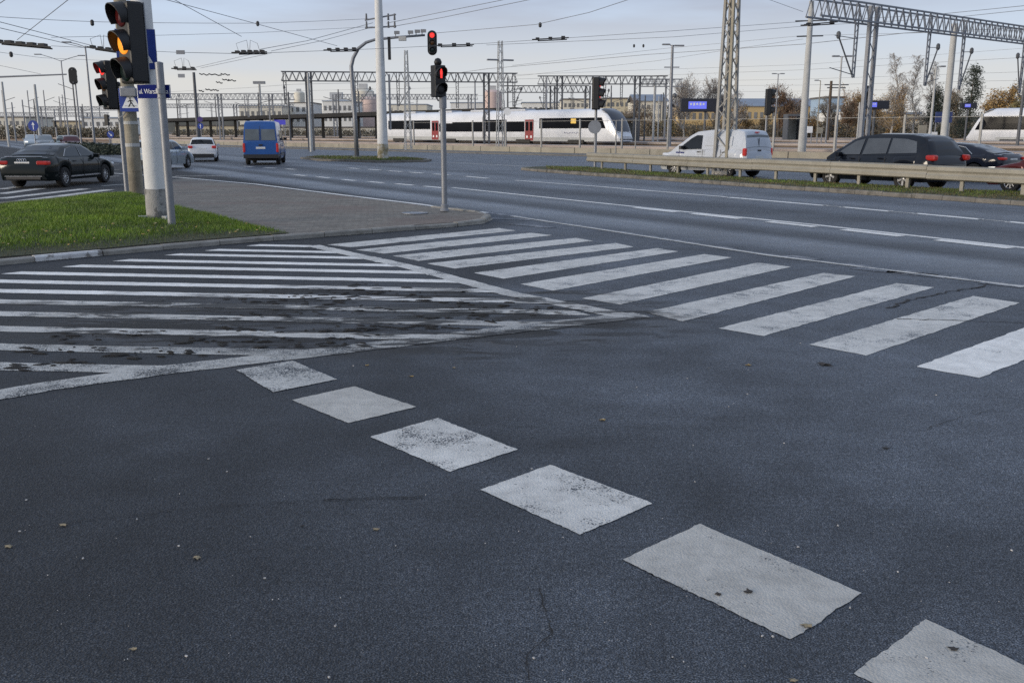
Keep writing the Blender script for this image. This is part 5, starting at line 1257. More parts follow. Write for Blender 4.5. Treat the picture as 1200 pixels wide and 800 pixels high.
def lamp(label, u, vtop, D, arms, r=.11, mat=M_GALV, z0=0.0):
    t = mast(label, u, vtop, D, r, mat, r * .55, 'street_lamp', 'street lamp'); h = zat(vtop, D)
    for dx, dz, w in arms:
        MB().tube([(0, 0, h - .1), (dx * .5, 0, h + dz * .5), (dx, 0, h + dz)], .04, 6).build('lamp_arm', mat, t)
        MB().box((dx * 1.12, 0, h + dz), (w, .28, .13)).build('lamp_head', M_STEEL, t, bevel=.05)
    return t
lamp('double armed street lamp before the bare birch tree', 784.5, 53, 84, ((-.5, .05, .7), (.5, -.05, .9)), .2)
b_ = [o for o in bpy.data.objects if o.name.startswith('street_lamp')][0]
for x in (-.4, .4): MB().box((x, 0, zat(79, 84)), (.5, .2, .08)).build('lower_lamp', M_STEEL, b_)
MB().lathe([(.06, -.2), (.18, -.1), (.18, .1), (.06, .2)], c=(.35, 0, zat(112, 84)), n=10).build('loudspeaker', M_STEELD, b_)
lamp('small double lamp above the black light over the white van', 908, 86.5, 130, ((-.5, 0, .6), (.5, 0, .6)), .12)
lamp('thin single lamp between the right pole and the wooden pole', 957.5, 94.5, 120, ((-.45, .02, .5),), .09, M_WALLB)
lamp('double armed lamp with slanting arms at far left', 80, 71, 125, ((-2.6, .75, .9), (2.4, .6, .9)), .12)
lamp('lamp with a single long arm left of the amber light', 109.5, 54, 95, ((-1.6, .35, .9),), .13)
lamp('thin lamp post under the right gantry', 980, 66, 80, ((-.45, 0, .6), (.5, 0, .6)), .12, M_CONCP)
lamp('thin post right of the bare trees with a small lamp', 1090, 78, 85, ((.5, 0, .5), (-.4, -.6, .4)), .14, M_CONCP)
for lab, u, v, D, r, m in (('leftmost leaning grey pole at the left edge', 9, 96, 120, .17, M_CONCP), ('grey pole second from the left edge', 17.5, 120, 180, .16, M_STEEL), ('grey pole between the blue arrow sign and the left edge', 30, 117, 190, .16, M_STEEL),
                          ('dark pole right of the round blue arrow sign', 46.5, 99, 118, .20, M_CONCP), ('slim dark pole above the dark red oncoming car', 66, 128, 160, .14, M_STEEL),
                          ('dark steel mast behind the white hatchback', 232, 85, 130, .26, M_STEELD), ('pale slim mast at the canopy right of the blue van', 364, 86, 90, .16, M_CONCP),
                          ('thin steel mast left of the lit display', 765.5, 94, 112, .14, M_CONCP), ('short dark mast with crossarm left of the street lamp', 755, 112, 120, .12, M_STEELD), ('short pale mast left of the street lamp', 771, 113, 118, .10, M_CONCP), ('right edge dark thin mast', 1194, 72, 75, .13, M_STEELD),
                          ('slim post right of the tall right pole', 968.5, 122, 95, .10, M_STEEL), ('short post under the large gantry', 1005, 120, 96, .1, M_CONCP),
                          ('thin post by the guard rail at the railcar nose', 745, 138, 76, .06, M_FENCE), ('pale post at the railcar nose', 722, 141, 76, .06, M_FENCE), ('short dark mast above the canopy at left', 340, 108, 150, .18, M_STEELD), ('slim mast above the canopy right end', 557, 96, 120, .12, M_STEEL), ('thin mast before the railcar roof', 640, 92, 108, .12, M_STEEL)):
    mast(lab, u, v, D, r, m)
rm = random.Random(3)
for k in range(26):
    u = rm.choice((rm.uniform(5, 140), rm.uniform(200, 600), rm.uniform(200, 430), rm.uniform(640, 800))); D = rm.uniform(150, 290); b = at(u, 154, D); h = rm.uniform(8, 12)
    t = thing('far_mast', 'thin grey catenary mast standing far off among many over the rail yard', 'mast', (b.x, D, 0), 0, 'thin far masts over the rail yard')
    MB().cyl((0, 0, 0), (0, 0, h), .17, .12, n=6).build('shaft', M_STEELD if k % 3 else M_STEEL, t)
    sx = rm.choice((-1, 1)); MB().cyl((0, 0, h * .78), (sx * 2.6, 0, h * .86), .07, n=4).build('bracket_arm', M_STEELD, t)
    MB().cyl((0, 0, h * .62), (sx * 2.4, 0, h * .66), .05, n=4).build('registration_arm', M_STEELD, t)
wp = mast('brown wooden pole with crossarms right of the tall right pole', 970, 95, 105, .2, smat('wood_brown', (.09, .065, .045), .9, var=.3, scale=2, bump=.4), .14)
for z, w in ((zat(99.5, 105), 2.6), (zat(103, 105), 2.0)): MB().box((.6, 0, z), (w, .12, .12)).build('crossarm', M_STEELD, wp)
sq = thing('floodlight_tower', 'slim far tower with a crown of floodlights above the canopy', 'tower', (at(307, 154, 300).x, 300, 0))
MB().cyl((0, 0, 0), (0, 0, zat(99, 300)), .5, .35, n=8).build('shaft', M_CONCP, sq)
MB().box((0, 0, zat(97, 300)), (3.6, 1.2, .8)).build('lamp_crown', M_STEEL, sq)
# ---------------- far buildings
def facade(name, col, win=(.05, .06, .08)):
    return smat('facade_' + name, col, .85, var=.08, scale=.1, col2=[x * .85 for x in col], fac2=(.45, .75), scale2=.08)
M_WIN = smat('far_window', (.16, .16, .16), .2, var=.3, scale=.2)
def building(label, u0, u1, vtop, D, depth, mat, rows=3, cols=6, roof=None, roofh=0.0, win=True, name='far_building'):
    a, b = at(u0, vtop, D), at(u1, vtop, D); w = b.x - a.x; h = a.z
    t = thing(name, label, 'building', ((a.x + b.x) / 2, D + depth / 2, 0), 0)
    MB().box((0, 0, h / 2), (w, depth, h)).build('wall', mat, t)
    if roof is not None:
        rr = roofh or .5
        if roofh: MB().prism([(-w / 2 - .4, -depth / 2 - .5, h), (w / 2 + .4, -depth / 2 - .5, h), (w / 2 + .4, 0, h + rr), (-w / 2 - .4, 0, h + rr)], (0, .01, .2)).prism([(-w / 2 - .4, depth / 2 + .5, h), (w / 2 + .4, depth / 2 + .5, h), (w / 2 + .4, 0, h + rr), (-w / 2 - .4, 0, h + rr)], (0, -.01, .2)).build('roof', roof, t)
        else: MB().box((0, 0, h + .2), (w + .6, depth + .6, .4)).build('roof', roof, t)
    if win:
        for r in range(rows):
            for c in range(cols):
                x = -w / 2 + w * (c + .5) / cols; z = h * (r + .62) / (rows + .25)
                MB().box((x, -depth / 2 - .02, z), (w / cols * .5, .12, h / rows * .42)).build('window', M_WIN, t)
    return t
YEL = facade('yellow', (.55, .48, .34)); CRM = facade('cream', (.60, .57, .49)); WHT = facade('white', (.66, .66, .64)); OCH = facade('ochre', (.50, .37, .19)); PNK = facade('pink', (.58, .45, .41)); BLU = facade('blue', (.28, .38, .50)); GRY = facade('grey', (.40, .41, .42))
R_GR = smat('roof_blue_grey', (.20, .24, .30), .7, var=.1, scale=.2); R_DK = smat('roof_dark', (.10, .09, .085), .8, var=.15, scale=.2)
building('long ochre hall with blue grey roof behind the trees at right', 868, 968, 125, 255, 20, OCH, 2, 14, R_GR, 2.2)
building('ochre hall left of the lattice mast behind the birch', 795, 862, 126, 262, 18, OCH, 2, 9, R_GR, 1.6)
building('cream block above the railcar roof', 660, 690, 117, 330, 20, CRM, 4, 6, R_DK)
building('yellow block right of the cream block, behind the railcar nose', 700, 742, 116, 320, 20, YEL, 4, 8, R_DK)
building('pale block with grey roof above the railcar', 612, 662, 121, 350, 20, WHT, 3, 8, R_GR)
building('cream house with many windows left of the street lamp', 744, 782, 119, 270, 16, CRM, 4, 6, R_GR, 2.0)
building('yellow low building behind the people carrier', 1030, 1078, 134, 190, 15, YEL, 2, 7, R_GR)
building('white low building under the right display', 985, 1028, 131, 200, 15, WHT, 2, 6, BLU)
building('pale blue shed right of the wooden pole', 968, 990, 115, 240, 12, BLU, 2, 3, R_DK)
building('cream building at the right among the trees', 1078, 1112, 140, 180, 14, CRM, 2, 4, R_DK)
building('white warehouse above the canopy beside the far tall pole', 378, 412, 119, 420, 30, WHT, 3, 6, R_GR)
building('cream warehouse above the left part of the canopy', 280, 330, 124.5, 430, 30, CRM, 2, 8, R_GR)
building('white block beside the slim tower above the canopy', 338, 366, 121, 450, 30, WHT, 3, 4, R_DK)
building('cream low block between the pale pole and the pedestrian light', 455, 500, 123, 420, 30, CRM, 2, 8, R_GR)
building('white low block right of the pedestrian light', 528, 566, 121, 420, 30, WHT, 2, 6, R_GR)
building('pale block at far left behind the oncoming cars', -40, 30, 138, 330, 20, CRM, 2, 10, R_DK)
building('yellowish block behind the dark red oncoming car', 62, 108, 143, 300, 20, YEL, 2, 8, R_DK)
building('white building behind the thin posts at left', 96, 140, 139, 280, 20, WHT, 2, 6, R_GR)
building('low cream hall under the canopy at left', 205, 300, 148, 320, 20, YEL, 1, 14, R_DK)
building('pale hall under the canopy middle', 305, 440, 150, 310, 20, CRM, 1, 14, R_DK)
def silo(label, u, vtop, D, r, mat, n=1, name='silo', dome=True):
    c = at(u, vtop, D); t = thing(name, label, 'silo', (c.x, D, 0))
    MB().lathe([(r, 0), (r, c.z - r * .3), (r * .7, c.z - r * .08), (.1, c.z)], n=20).build('shell', mat, t, smooth='auto')
    MB().box((0, -r * .2, c.z + r * .15), (r * .8, r * .4, r * .5)).build('head_house', GRY, t)
    return t
silo('round white tank above the canopy left of the curved arm', 395, 116, 440, 7, WHT)
silo('tall slim white chimney above the canopy', 350.5, 107, 460, 2.6, CRM)
silo('pink silo behind the far tall pole, left one', 433, 113, 470, 4.5, PNK)
silo('pink silo behind the far tall pole, right one', 441.5, 114, 472, 3.8, PNK)
silo('cream silo with tower top left of the pink silos', 426, 103.5, 480, 5.2, CRM)
silo('pink silo left of the tall pale lattice mast', 577, 105, 400, 3.8, PNK)
# rooftops and low ridge far away
hill = MB(); prev = None; HL = []
for k in range(121):
    a = -1.0 + 2.0 * k / 120; x = a * 1500; z = 14 + 10 * noise.noise(Vector((k * .11, 3, 0))) + 22 * max(0, a - .05) + 10 * max(0, -a - .3)
    HL.append((x, z))
hill.loft([[Vector((x, 1500, -1)), Vector((x, 1500, z)), Vector((x, 1700, z * 1.05)), Vector((x, 1700, -1))] for x, z in HL])
tag(hill.build('hills', smat('far_hill', (.10, .105, .10), .95, var=.3, scale=.02)), kind='structure')
# ---------------- trees
M_BARK = smat('bark', (.10, .085, .07), .95, var=.3, scale=3, bump=.5)
M_BIRCH = smat('birch_bark', (.38, .36, .33), .9, var=.2, scale=3, col2=(.08, .07, .06), scale2=5, fac2=(.55, .62))
def leafmat(name, a, b):
    m, nt, bs = newmat(name); P = nd(nt, 'ShaderNodeNewGeometry').outputs['Position']
    c = cramp(nt, tnoise(nt, P, 1.4, 4, .7), [(.35, a), (.65, b)]); nt.links.new(c, bs.inputs['Base Color']); bs.inputs['Roughness'].default_value = .8; return m
M_TWIG = leafmat('twigs_grey', (.19, .165, .145), (.34, .31, .28)); M_TWIGB = leafmat('twigs_brown', (.11, .07, .045), (.22, .14, .09))
M_LEAFO = leafmat('leaves_orange', (.20, .12, .04), (.42, .27, .10)); M_EVER = leafmat('needles_dark', (.018, .024, .014), (.045, .055, .03)); M_LEAFY = leafmat('leaves_yellowgreen', (.10, .09, .03), (.24, .19, .07)); M_SHRUB = leafmat('shrub_mixed', (.05, .045, .03), (.24, .19, .12))
def tree(label, u, vtop, D, spread, tw=M_TWIG, bark=M_BARK, leaf=None, nleaf=0, levels=5, name='bare_tree', lsize=.14, lowleaf=None, upright=.5, seed=0, group='trees beyond the tracks', zbase=0.0, twr=.016):
    rnd = random.Random(seed * 31 + int(u)); c = at(u, vtop, D); h = c.z - zbase
    t = thing(name, label, 'tree', (c.x, D, zbase), 0, group)
    tips = []; tb = MB(); cb = MB()
    def grow(p, d, ln, r, lv):
        n = 3; pts = [p]; q = p
        for i in range(n):
            d = (d + Vector((rnd.gauss(0, .12), rnd.gauss(0, .12), .05 * upright))).normalized(); q = q + d * ln / n; pts.append(q)
        (tb if lv < 2 else cb).tube(pts, r, 5 if lv < 2 else 3, max(twr * .6, r * .55))
        tips.append((q, d))
        if lv >= levels: return
        nb = rnd.choice((3, 4)) if lv > 0 else 6
        for i in range(nb):
            k = .35 + .65 * (i + rnd.random()) / nb; bp = pts[min(n, int(k * n))]
            ax = Vector((rnd.gauss(0, 1), rnd.gauss(0, 1), rnd.gauss(0, .3))).normalized()
            nd_ = (d * upright + ax * (spread * (1.0 if lv else 1.2)) + Vector((0, 0, .18))).normalized()
            grow(bp, nd_, ln * rnd.uniform(.55, .85) * (.9 if lv else .9), max(twr, r * .5), lv + 1)
    trunk_len = h * .34
    grow(Vector((0, 0, 0)), Vector((0, 0, 1)), trunk_len, h * .014, 0)
    zm = max(q.z for q, d in tips); s = h / zm
    tb.v = [(x, y, z * s) for x, y, z in tb.v]; cb.v = [(x, y, z * s) for x, y, z in cb.v]
    tb.build('trunk', bark, t); cb.build('crown', tw, t)
    if leaf and nleaf:
        lb = MB()
        for _ in range(nleaf):
            q, d = rnd.choice(tips); q = Vector((q.x, q.y, q.z * s))
            if lowleaf and q.z > h * lowleaf: continue
            p = q + Vector((rnd.gauss(0, .3), rnd.gauss(0, .3), rnd.gauss(0, .3))) * (h / 10)
            a = Vector((rnd.gauss(0, 1), rnd.gauss(0, 1), rnd.gauss(0, 1))).normalized(); b = a.orthogonal().normalized(); z_ = lsize * rnd.uniform(.5, 1.3)
            lb.add([p, p + a * z_, p + a * z_ * .5 + b * z_ * .6], [(0, 1, 2)])
        lb.build('leaves', leaf, t)
    return t
def evergreen(label, u, vtop, D, wide, n=5000, seed=0, mat=None):
    rnd = random.Random(seed); c = at(u, vtop, D); h = c.z; t = thing('evergreen_tree', label, 'tree', (c.x, D, 0), 0, 'trees beyond the tracks')
    MB().cyl((0, 0, 0), (0, 0, h * .9), h * .022, .03, n=7).build('trunk', M_BARK, t)
    lb = MB()
    cl = [(Vector((rnd.gauss(0, .45) * wide * (1 - k * .6), rnd.gauss(0, .45) * wide * (1 - k * .6), h * (.12 + .86 * k)))) for k in [rnd.random() ** .9 for _ in range(70)]]
    for _ in range(n):
        q = rnd.choice(cl); p = q + Vector((rnd.gauss(0, .28), rnd.gauss(0, .28), rnd.gauss(0, .34)))
        a = Vector((rnd.gauss(0, 1), rnd.gauss(0, 1), rnd.gauss(0, .6))).normalized(); b = a.orthogonal().normalized(); z_ = rnd.uniform(.12, .3)
        lb.add([p, p + a * z_, p + a * z_ * .5 + b * z_ * .5], [(0, 1, 2)])
    lb.build('crown', mat or M_EVER, t); return t
tree('rounded bare birch behind the double street lamp', 805, 84, 150, .75, M_TWIG, M_BIRCH, M_TWIG, 3000, 6, seed=1, lsize=.15)
tree('thin bare tree behind the lattice mast', 843, 88, 155, .7, M_TWIG, M_BARK, M_TWIG, 1800, 6, seed=2)
tree('round brown bare tree left of the tall concrete pole', 914, 98, 140, .85, M_TWIGB, M_BARK, M_TWIGB, 5000, 6, seed=3, lsize=.16)
tree('bare brown tree between wooden pole and gantry', 995, 110, 150, .8, M_TWIGB, M_BARK, M_SHRUB, 3000, 6, seed=4)
def birch(label, u, vtop, D, wide, leaf=None, nleaf=0, seed=0, lowleaf=.55):
    rnd = random.Random(seed); c = at(u, vtop, D); h = c.z; t = thing('birch_tree', label, 'tree', (c.x, D, 0), 0, 'trees beyond the tracks')
    tb, cb, lb = MB(), MB(), MB(); pts = [Vector((0, 0, 0))]; tips = []
    for i in range(1, 9): pts.append(Vector((rnd.gauss(0, .05) * i, rnd.gauss(0, .05) * i, h * i / 8)))
    tb.tube(pts, h * .013, 6, .02)
    for k in range(64):
        f = .18 + .8 * (k + rnd.random()) / 64; i = min(7, int(f * 8)); p = pts[i].lerp(pts[i + 1], f * 8 - i); a = rnd.uniform(0, 6.283)
        ln = wide * (1.05 - f) ** .6 * rnd.uniform(.6, 1.15) + .25; d = Vector((math.cos(a), math.sin(a), rnd.uniform(.5, 1.2))).normalized()
        q = [p, p + d * ln * .5, p + d * ln * .85 + Vector((0, 0, .05)), p + d * ln + Vector((0, 0, -.06 * ln))]; cb.tube(q, .035 * (1.1 - f) + .012, 3, .012)
        for m in range(9):
            g = .3 + .7 * rnd.random(); s0 = p + d * ln * g; e = s0 + Vector((rnd.gauss(0, .3), rnd.gauss(0, .3), rnd.uniform(-.5, .4))) * ln * .55
            cb.tube([s0, s0.lerp(e, .5) + Vector((0, 0, .08)), e], .013, 3, .009); tips.append(e)
            for w in range(2):
                e2 = e + Vector((rnd.gauss(0, .18), rnd.gauss(0, .18), rnd.uniform(-.45, .1))); cb.tube([s0.lerp(e, .6), e2], .009, 3, .007)
    tb.build('trunk', M_BIRCH, t); cb.build('crown', M_TWIG, t)
    if leaf:
        for _ in range(nleaf):
            q = rnd.choice(tips)
            if q.z > h * lowleaf * rnd.uniform(.7, 1.2): continue
            p = q + Vector((rnd.gauss(0, .25), rnd.gauss(0, .25), rnd.gauss(0, .25))); a = Vector((rnd.gauss(0, 1), rnd.gauss(0, 1), rnd.gauss(0, 1))).normalized(); b = a.orthogonal().normalized(); z_ = rnd.uniform(.06, .18)
            lb.add([p, p + a * z_, p + a * z_ * .5 + b * z_ * .6], [(0, 1, 2)])
        lb.build('leaves', leaf, t)
    return t
birch('slim pale birch with orange leaves low down, left of the dark trees', 1052, 63, 110, 1.9, M_LEAFO, 5200, 5)
birch('wispy bare birch right of the orange birch', 1078, 66, 112, 1.9, M_LEAFY, 500, 6)
birch('wispy bare birch nearest the pale gantry column', 1096, 74, 114, 1.7, None, 0, 8)
evergreen('dark evergreen right of the pale gantry column', 1142, 80, 112, 1.5, 5200, 11)
evergreen('low dark evergreen left of the pale gantry column', 1100, 104, 112, 1.7, 4200, 12)
evergreen('dark bush tree between the two evergreens', 1122, 112, 118, 1.6, 3600, 13, M_SHRUB)
for k, (u, v, D, lab, m) in enumerate(((1175, 99, 150, 'brown leafy tree behind the right railcar, left one', M_LEAFO), (1205, 97, 152, 'brown leafy tree behind the right railcar, right one', M_SHRUB), (1165, 118, 145, 'low orange tree above the right railcar nose', M_LEAFO), (1192, 118, 146, 'low yellow tree above the right railcar roof', M_LEAFY))):
    tree(lab, u, v, D, .95, M_TWIGB, M_BARK, m, 4200, 4, seed=20 + k, name='autumn_tree', lsize=.3)
for k, (u, v, D, lab, m) in enumerate(((760, 122, 165, 'bare scrub tree left of the street lamp', M_SHRUB), (735, 128, 168, 'scrub tree right above the railcar nose', M_SHRUB), (875, 122, 165, 'brown scrub tree right of the lattice mast', M_LEAFO), (955, 128, 160, 'brown scrub tree right of the tall concrete pole', M_LEAFO), (783, 132, 150, 'yellowish scrub below the street lamp', M_LEAFY), (840, 136, 150, 'scrub behind the white van', M_SHRUB), (895, 134, 150, 'scrub under the black light above the van', M_SHRUB), (1010, 136, 150, 'orange scrub under the gantry column', M_LEAFO), (1050, 138, 130, 'orange scrub below the orange birch', M_LEAFO), (1020, 140, 128, 'dark scrub behind the people carrier roof', M_SHRUB))):
    tree(lab, u, v, D, .95, M_TWIGB, M_BARK, m, 1500, 4, seed=40 + k, name='scrub_tree', lsize=.22)
for k, (u, v, D, lab, m, tw_) in enumerate(((1008, 99, 158, 'tall brown bare tree just right of the gantry legs', M_LEAFO, M_TWIGB), (1030, 108, 150, 'golden leafed tree behind the right display', M_LEAFO, M_TWIGB), (1064, 96, 160, 'golden tree behind the birches', M_LEAFO, M_TWIGB), (1112, 97, 155, 'brown tree behind the pale gantry column', M_SHRUB, M_TWIGB),
                                        (975, 112, 165, 'brown tree behind the wooden pole', M_SHRUB, M_TWIG), (935, 108, 160, 'grey brown tree behind the tall concrete pole', M_TWIGB, M_TWIG), (862, 104, 162, 'bare tree right of the lattice mast', M_TWIG, M_TWIG), (745, 112, 175, 'bare tree above the railcar nose', M_TWIGB, M_TWIG))):
    tree(lab, u, v, D, .85, tw_, M_BARK, m, 2600, 5, seed=70 + k, name='autumn_tree', lsize=.2)
# hedge masses along the far side of the tracks (one mass, nobody could count the bushes)
def hedge(label, pts, h, n, mat, sz=.3):
    lb = MB(); rnd = random.Random(5)
    for _ in range(n):
        k = rnd.random() * (len(pts) - 1); i = int(k); a = pts[i].lerp(pts[i + 1], k - i)
        top = h * (.55 + .6 * abs(noise.noise(Vector((a.x * .13, a.y * .13, 2)))))
        p = a + Vector((rnd.gauss(0, 1.2), rnd.gauss(0, 1.2), rnd.random() * top)); d = Vector((rnd.gauss(0, 1), rnd.gauss(0, 1), rnd.gauss(0, 1))).normalized(); b = d.orthogonal().normalized(); z_ = sz * rnd.uniform(.5, 1.4)
        lb.add([p, p + d * z_, p + d * z_ * .4 + b * z_ * .7], [(0, 1, 2)])
    tag(lb.build('shrubbery', mat), label, 'shrubs', kind='stuff')
def gp(u, D): p = at(u, 154, D); p.z = 0; return p
hedge('brown shrubs along the far side of the tracks at right', [gp(735, 185), gp(860, 175), gp(960, 168), gp(1080, 150), gp(1230, 135)], 4.6, 34000, M_SHRUB)
hedge('autumn coloured scrub below the far ochre halls', [gp(740, 210), gp(860, 205), gp(980, 200), gp(1060, 180)], 6.5, 18000, M_LEAFO, .32)
hedge('dark scrub far behind the left junction', [gp(-60, 215), gp(60, 205), gp(150, 200)], 4.0, 10000, M_SHRUB, .35)
hedge('pale scrub beneath the canopy', [gp(205, 240), gp(330, 215), gp(460, 190)], 3.4, 9000, M_SHRUB, .35)
# ---------------- dark hedge bank left (behind the red oncoming car)
lb = [gp(92, 85), gp(118, 80)]
hedge('low dark hedge beside the oncoming dark red car', [gp(88, 92), gp(140, 78)], 1.1, 9000, M_EVER, .18)
# ================================================================== OVERHEAD WIRES
M_WIRE = smat('wire', (.11, .115, .125), .6, var=.1, scale=1)
WG = 'overhead wires above the junction and tracks'
def wire(label, pts, r=.012, sag=.0):
    P = [at(*p) for p in pts]; out = []
    for i in range(len(P) - 1):
        n = 10
        for k in range(n): out.append(P[i].lerp(P[i + 1], k / n) + Vector((0, 0, -sag * 4 * (k / n) * (1 - k / n))))
    out.append(P[-1])
    o = MB().tube(out, r, 4).build('overhead_wire', M_WIRE); tag(o, label, 'wire', WG)
wire('upper of two parallel wires slanting down from the left edge', [(-40, 16, 34), (0, 26, 36), (105, 53, 46)], .014)
wire('lower of two parallel wires slanting down from the left edge', [(-40, 23, 34), (0, 33, 36), (100, 56.5, 45)], .014)
wire('span wire from the left edge past the pole tops to the far tall pole', [(-40, 18.5, 40), (0, 20, 42), (120, 26, 48), (300, 27.5, 58), (437, 22, 64)], .014, .02)
wire('second span wire ending lower at the far tall pole', [(60, 44, 45), (190, 41.5, 52), (300, 38.5, 58), (437, 31.5, 64)], .012)
wire('wire rising steeply at the top left corner', [(90, -8, 34), (20, 47, 46)], .013)
wire('stray wire in the top left corner', [(12, -4, 30), (0, 4, 30), (-30, 22, 30)], .012)
wire('steeper of two wires dropping to the centre of the sky left of the pole', [(190, -8, 40), (283, 43, 50)], .013)
wire('flatter of two wires dropping towards the far tall pole', [(180, -4, 36), (300, 28, 46), (395, 54, 56)], .013)
wire('upper feeder wire from the dark crossing fitting to the far tall pole', [(305, 58, 52), (360, 48, 57), (437, 27, 64)], .016)
wire('lower feeder wire from the dark crossing fitting to the far tall pole', [(318, 60, 52), (375, 48.5, 58), (437, 32, 64)], .014)
wire('upper wire rising right from the far tall pole', [(453, 27.5, 64), (590, 0, 56), (640, -10, 53)], .016)
wire('lower wire rising right from the far tall pole', [(457, 32, 64), (520, 20.5, 60), (625, -1, 52), (660, -9, 50)], .016)
wire('wire running right and up above the slim lattice mast', [(510, 39, 64), (570, 34, 60), (628, 29, 56), (690, 15, 51), (745, -3, 48)], .015)
wire('upper contact wire across the sky to the concrete pole', [(570, 51, 62), (780, 37, 60), (941, 25.5, 66), (1090, 18, 58), (1210, 6, 50)], .015)
wire('lower contact wire across the sky to the concrete pole', [(570, 53, 62), (790, 43.5, 60), (941, 31, 66), (1115, 21, 58), (1210, 11, 50)], .014)
wire('third wire under the contact wires towards the right pole', [(600, 77, 80), (780, 57, 78), (941, 42, 70), (1200, 36, 62)], .013)
wire('thick wire crossing behind the lattice mast to the large gantry', [(520, 88, 95), (570, 81, 92), (760, 64, 85), (941, 52, 72), (1060, 39, 60), (1200, 33, 58)], .022)
wire('thin wire crossing the thick one behind the lattice mast', [(590, 91, 95), (770, 71.5, 85), (850, 59, 80), (941, 46, 72)], .013)
wire('wire from the top edge to the tip of the concrete pole', [(885, -6, 60), (941, 14, 68)], .014)
wire('contact wire past the dark fitting left of the far tall pole', [(205, 61.5, 50), (275, 63, 52), (330, 61.5, 54), (440, 57.5, 60), (570, 51, 62)], .014)
wire('wire from the left fitting to the sky centre', [(60, 54, 48), (205, 61.5, 50)], .012)
wire('wire between the two dark fittings left of centre', [(230, 79, 60), (300, 62.5, 54)], .011)
wire('second wire between the two dark fittings left of centre', [(235, 80, 60), (318, 62.5, 54)], .011)
wire('low wire leaving the left edge under the fitting', [(-30, 73, 60), (0, 77, 62), (48, 87, 70)], .012)
wire('wire from the left edge with a small insulator', [(-30, 58, 50), (0, 61.5, 52), (50, 68, 56), (140, 72, 70)], .011)
wire('faint wire right of the lit display', [(600, 88, 110), (760, 82, 110), (941, 76, 105), (1210, 56, 90)], .014)
wire('catenary wire through the lower right sky', [(600, 93, 110), (760, 89, 110), (941, 82, 100), (1210, 67, 80)], .017)
wire('faint wire under the large gantry', [(760, 96, 110), (941, 93, 100), (1210, 84, 80)], .013)
wire('lower faint wire under the large gantry', [(760, 101, 110), (941, 100, 100), (1210, 94, 80)], .013)
wire('lowest faint wire before the right trees', [(800, 108, 110), (941, 107, 100), (1210, 103, 80)], .012)
wire('wire along the canopy from the far gantry', [(196, 108, 160), (290, 103, 130), (343, 99, 100), (440, 97, 100)], .018)
wire('lower wire along the canopy before the gantry', [(205, 122, 170), (330, 118, 150), (570, 112, 120)], .018)
wire('middle wire along the canopy before the gantry', [(205, 113, 170), (330, 107, 150), (620, 101, 110)], .016)
# dark trolley-wire crossings and hangers
M_FIT = smat('fitting_dark', (.02, .02, .022), .6, var=.2, scale=4)
def fitting(label, u, v, D, w, tilt, n=4, loops=True, seed=0):
    rnd = random.Random(seed); c = at(u, v, D); t = thing('wire_crossing', label, 'wire fitting', c, 0, 'dark fittings hanging in the overhead wires')
    MB().box((0, 0, 0), (w, .06, .07), rot=Matrix.Rotation(tilt, 3, 'Y')).build('runner', M_FIT, t)
    MB().box((w * .06, .35, -.06), (w * .8, .06, .06), rot=Matrix.Rotation(tilt, 3, 'Y')).build('runner', M_FIT, t)
    for k in range(n):
        x = (-.35 + .7 * k / max(1, n - 1)) * w; MB().box((x, .15, .04 - math.sin(tilt) * x), (w * .10, .34, .13 + .05 * rnd.random())).build('clamp', M_FIT, t)
    if loops:
        for s in (-1, 1): MB().tube([(s * w * .3, 0, .05), (s * w * .3 - .1, 0, .45), (s * w * .05, 0, .62), (s * w * .02, 0, .1)], .012, 4).build('loop', M_FIT, t)
    return t
fitting('large dark wire crossing in the middle of the left sky', 292, 61.5, 52, 1.9, -.02, 5, True, 1)
fitting('dark wire crossing lower left of the large one', 215, 80.5, 60, 1.5, 0, 3, True, 2)
fitting('long dark wire crossing at the left edge', 22, 52, 40, 2.6, .09, 5, False, 3)
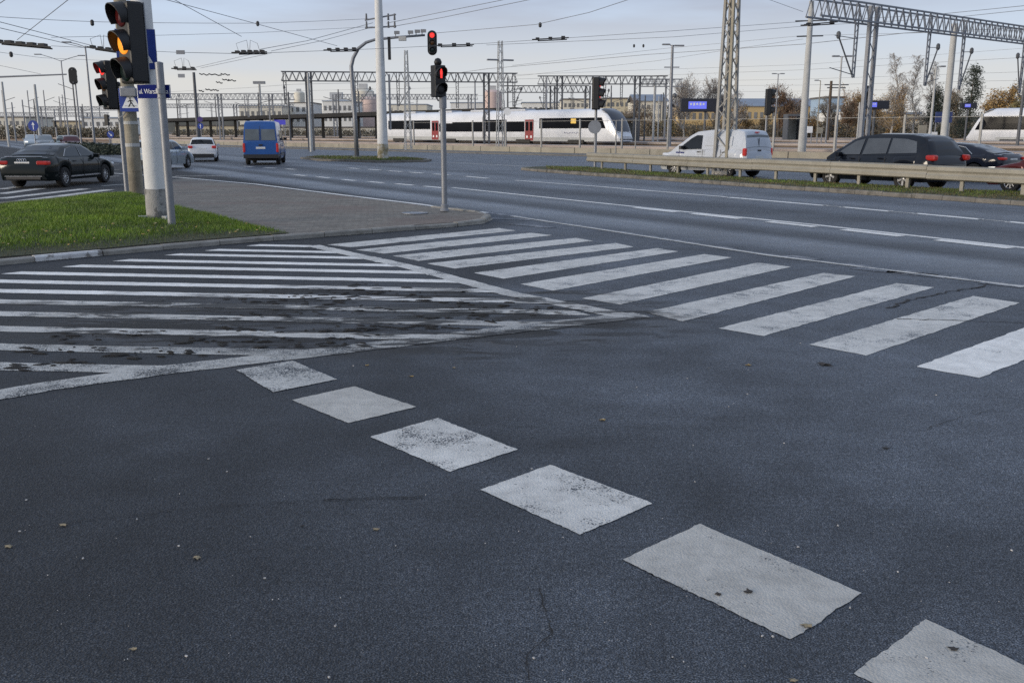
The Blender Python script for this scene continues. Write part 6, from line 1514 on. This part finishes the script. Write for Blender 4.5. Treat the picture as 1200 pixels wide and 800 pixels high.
fitting('dark wire crossing just left of the amber light', 121, 58, 44, 1.5, .14, 4, True, 4)
fitting('flat dark fitting left of the far tall pole', 400, 58.5, 60, 2.2, -.02, 4, False, 5)
fitting('flat fitting right of the overhead red light', 532, 53, 63, 2.6, -.03, 3, False, 6)
fitting('upper runner fitting right of the slim lattice mast', 645, 45.5, 61, 2.3, -.05, 3, False, 7)
fitting('runner fitting at the crossarm of the concrete pole', 962, 27.5, 64, 2.2, -.08, 2, False, 8)
for k, (u, v, w) in enumerate(((239, 87.5, .7), (252, 87.8, 1.0), (264, 87.5, .7), (265, 94, .6), (272, 94.5, .6), (257, 97, .5), (245, 105.5, .55), (253, 106, .45), (236, 107, .4))):
    c = at(u, v, 75); o = MB().tube([(-w / 2, 0, .08), (-w / 4, 0, 0), (0, 0, .05), (w / 4, 0, -.05), (w / 2, 0, -.02)], .045, 5).build('wire_hanger', M_FIT, loc=c); tag(o, 'small dark gull-shaped hanger among the wires before the steel mast', 'wire fitting', 'small hangers left of centre')
def tab(label, u, v, D, w, h, mat):
    c = at(u, v, D); o = MB().box((0, 0, 0), (w, .04, h)).build('wire_sign', mat, loc=c, bevel=.005); tag(o, label, 'sign')
tab('small grey plate hanging on the wire right of the street post', 211.5, 61.5, 50, .44, .20, M_STEEL)
tab('small pale plate hanging under the lower left fitting', 212.5, 89, 60, .42, .22, M_SIGNGREY)
tab('small plate on the wire beside the white pole', 181, 63, 50, .25, .22, M_STEEL)
for u, v, D, lab in ((108, 27, 46, 'small dark insulator above the amber light, upper left'), (302, 28, 55, 'small dark insulator in the left sky'), (743, 54, 85, 'left of two small insulators in the sky'), (754, 54, 85, 'right of two small insulators in the sky'), (633, 29.5, 56, 'slanting insulator above the runner fitting'), (13, 64, 50, 'insulator at the left edge')):
    c = at(u, v, D); o = MB().lathe([(.04, -.14), (.09, -.08), (.09, .08), (.04, .14)], n=8).build('line_insulator', M_FIT, loc=c); tag(o, lab, 'insulator', 'insulators in the overhead wires')
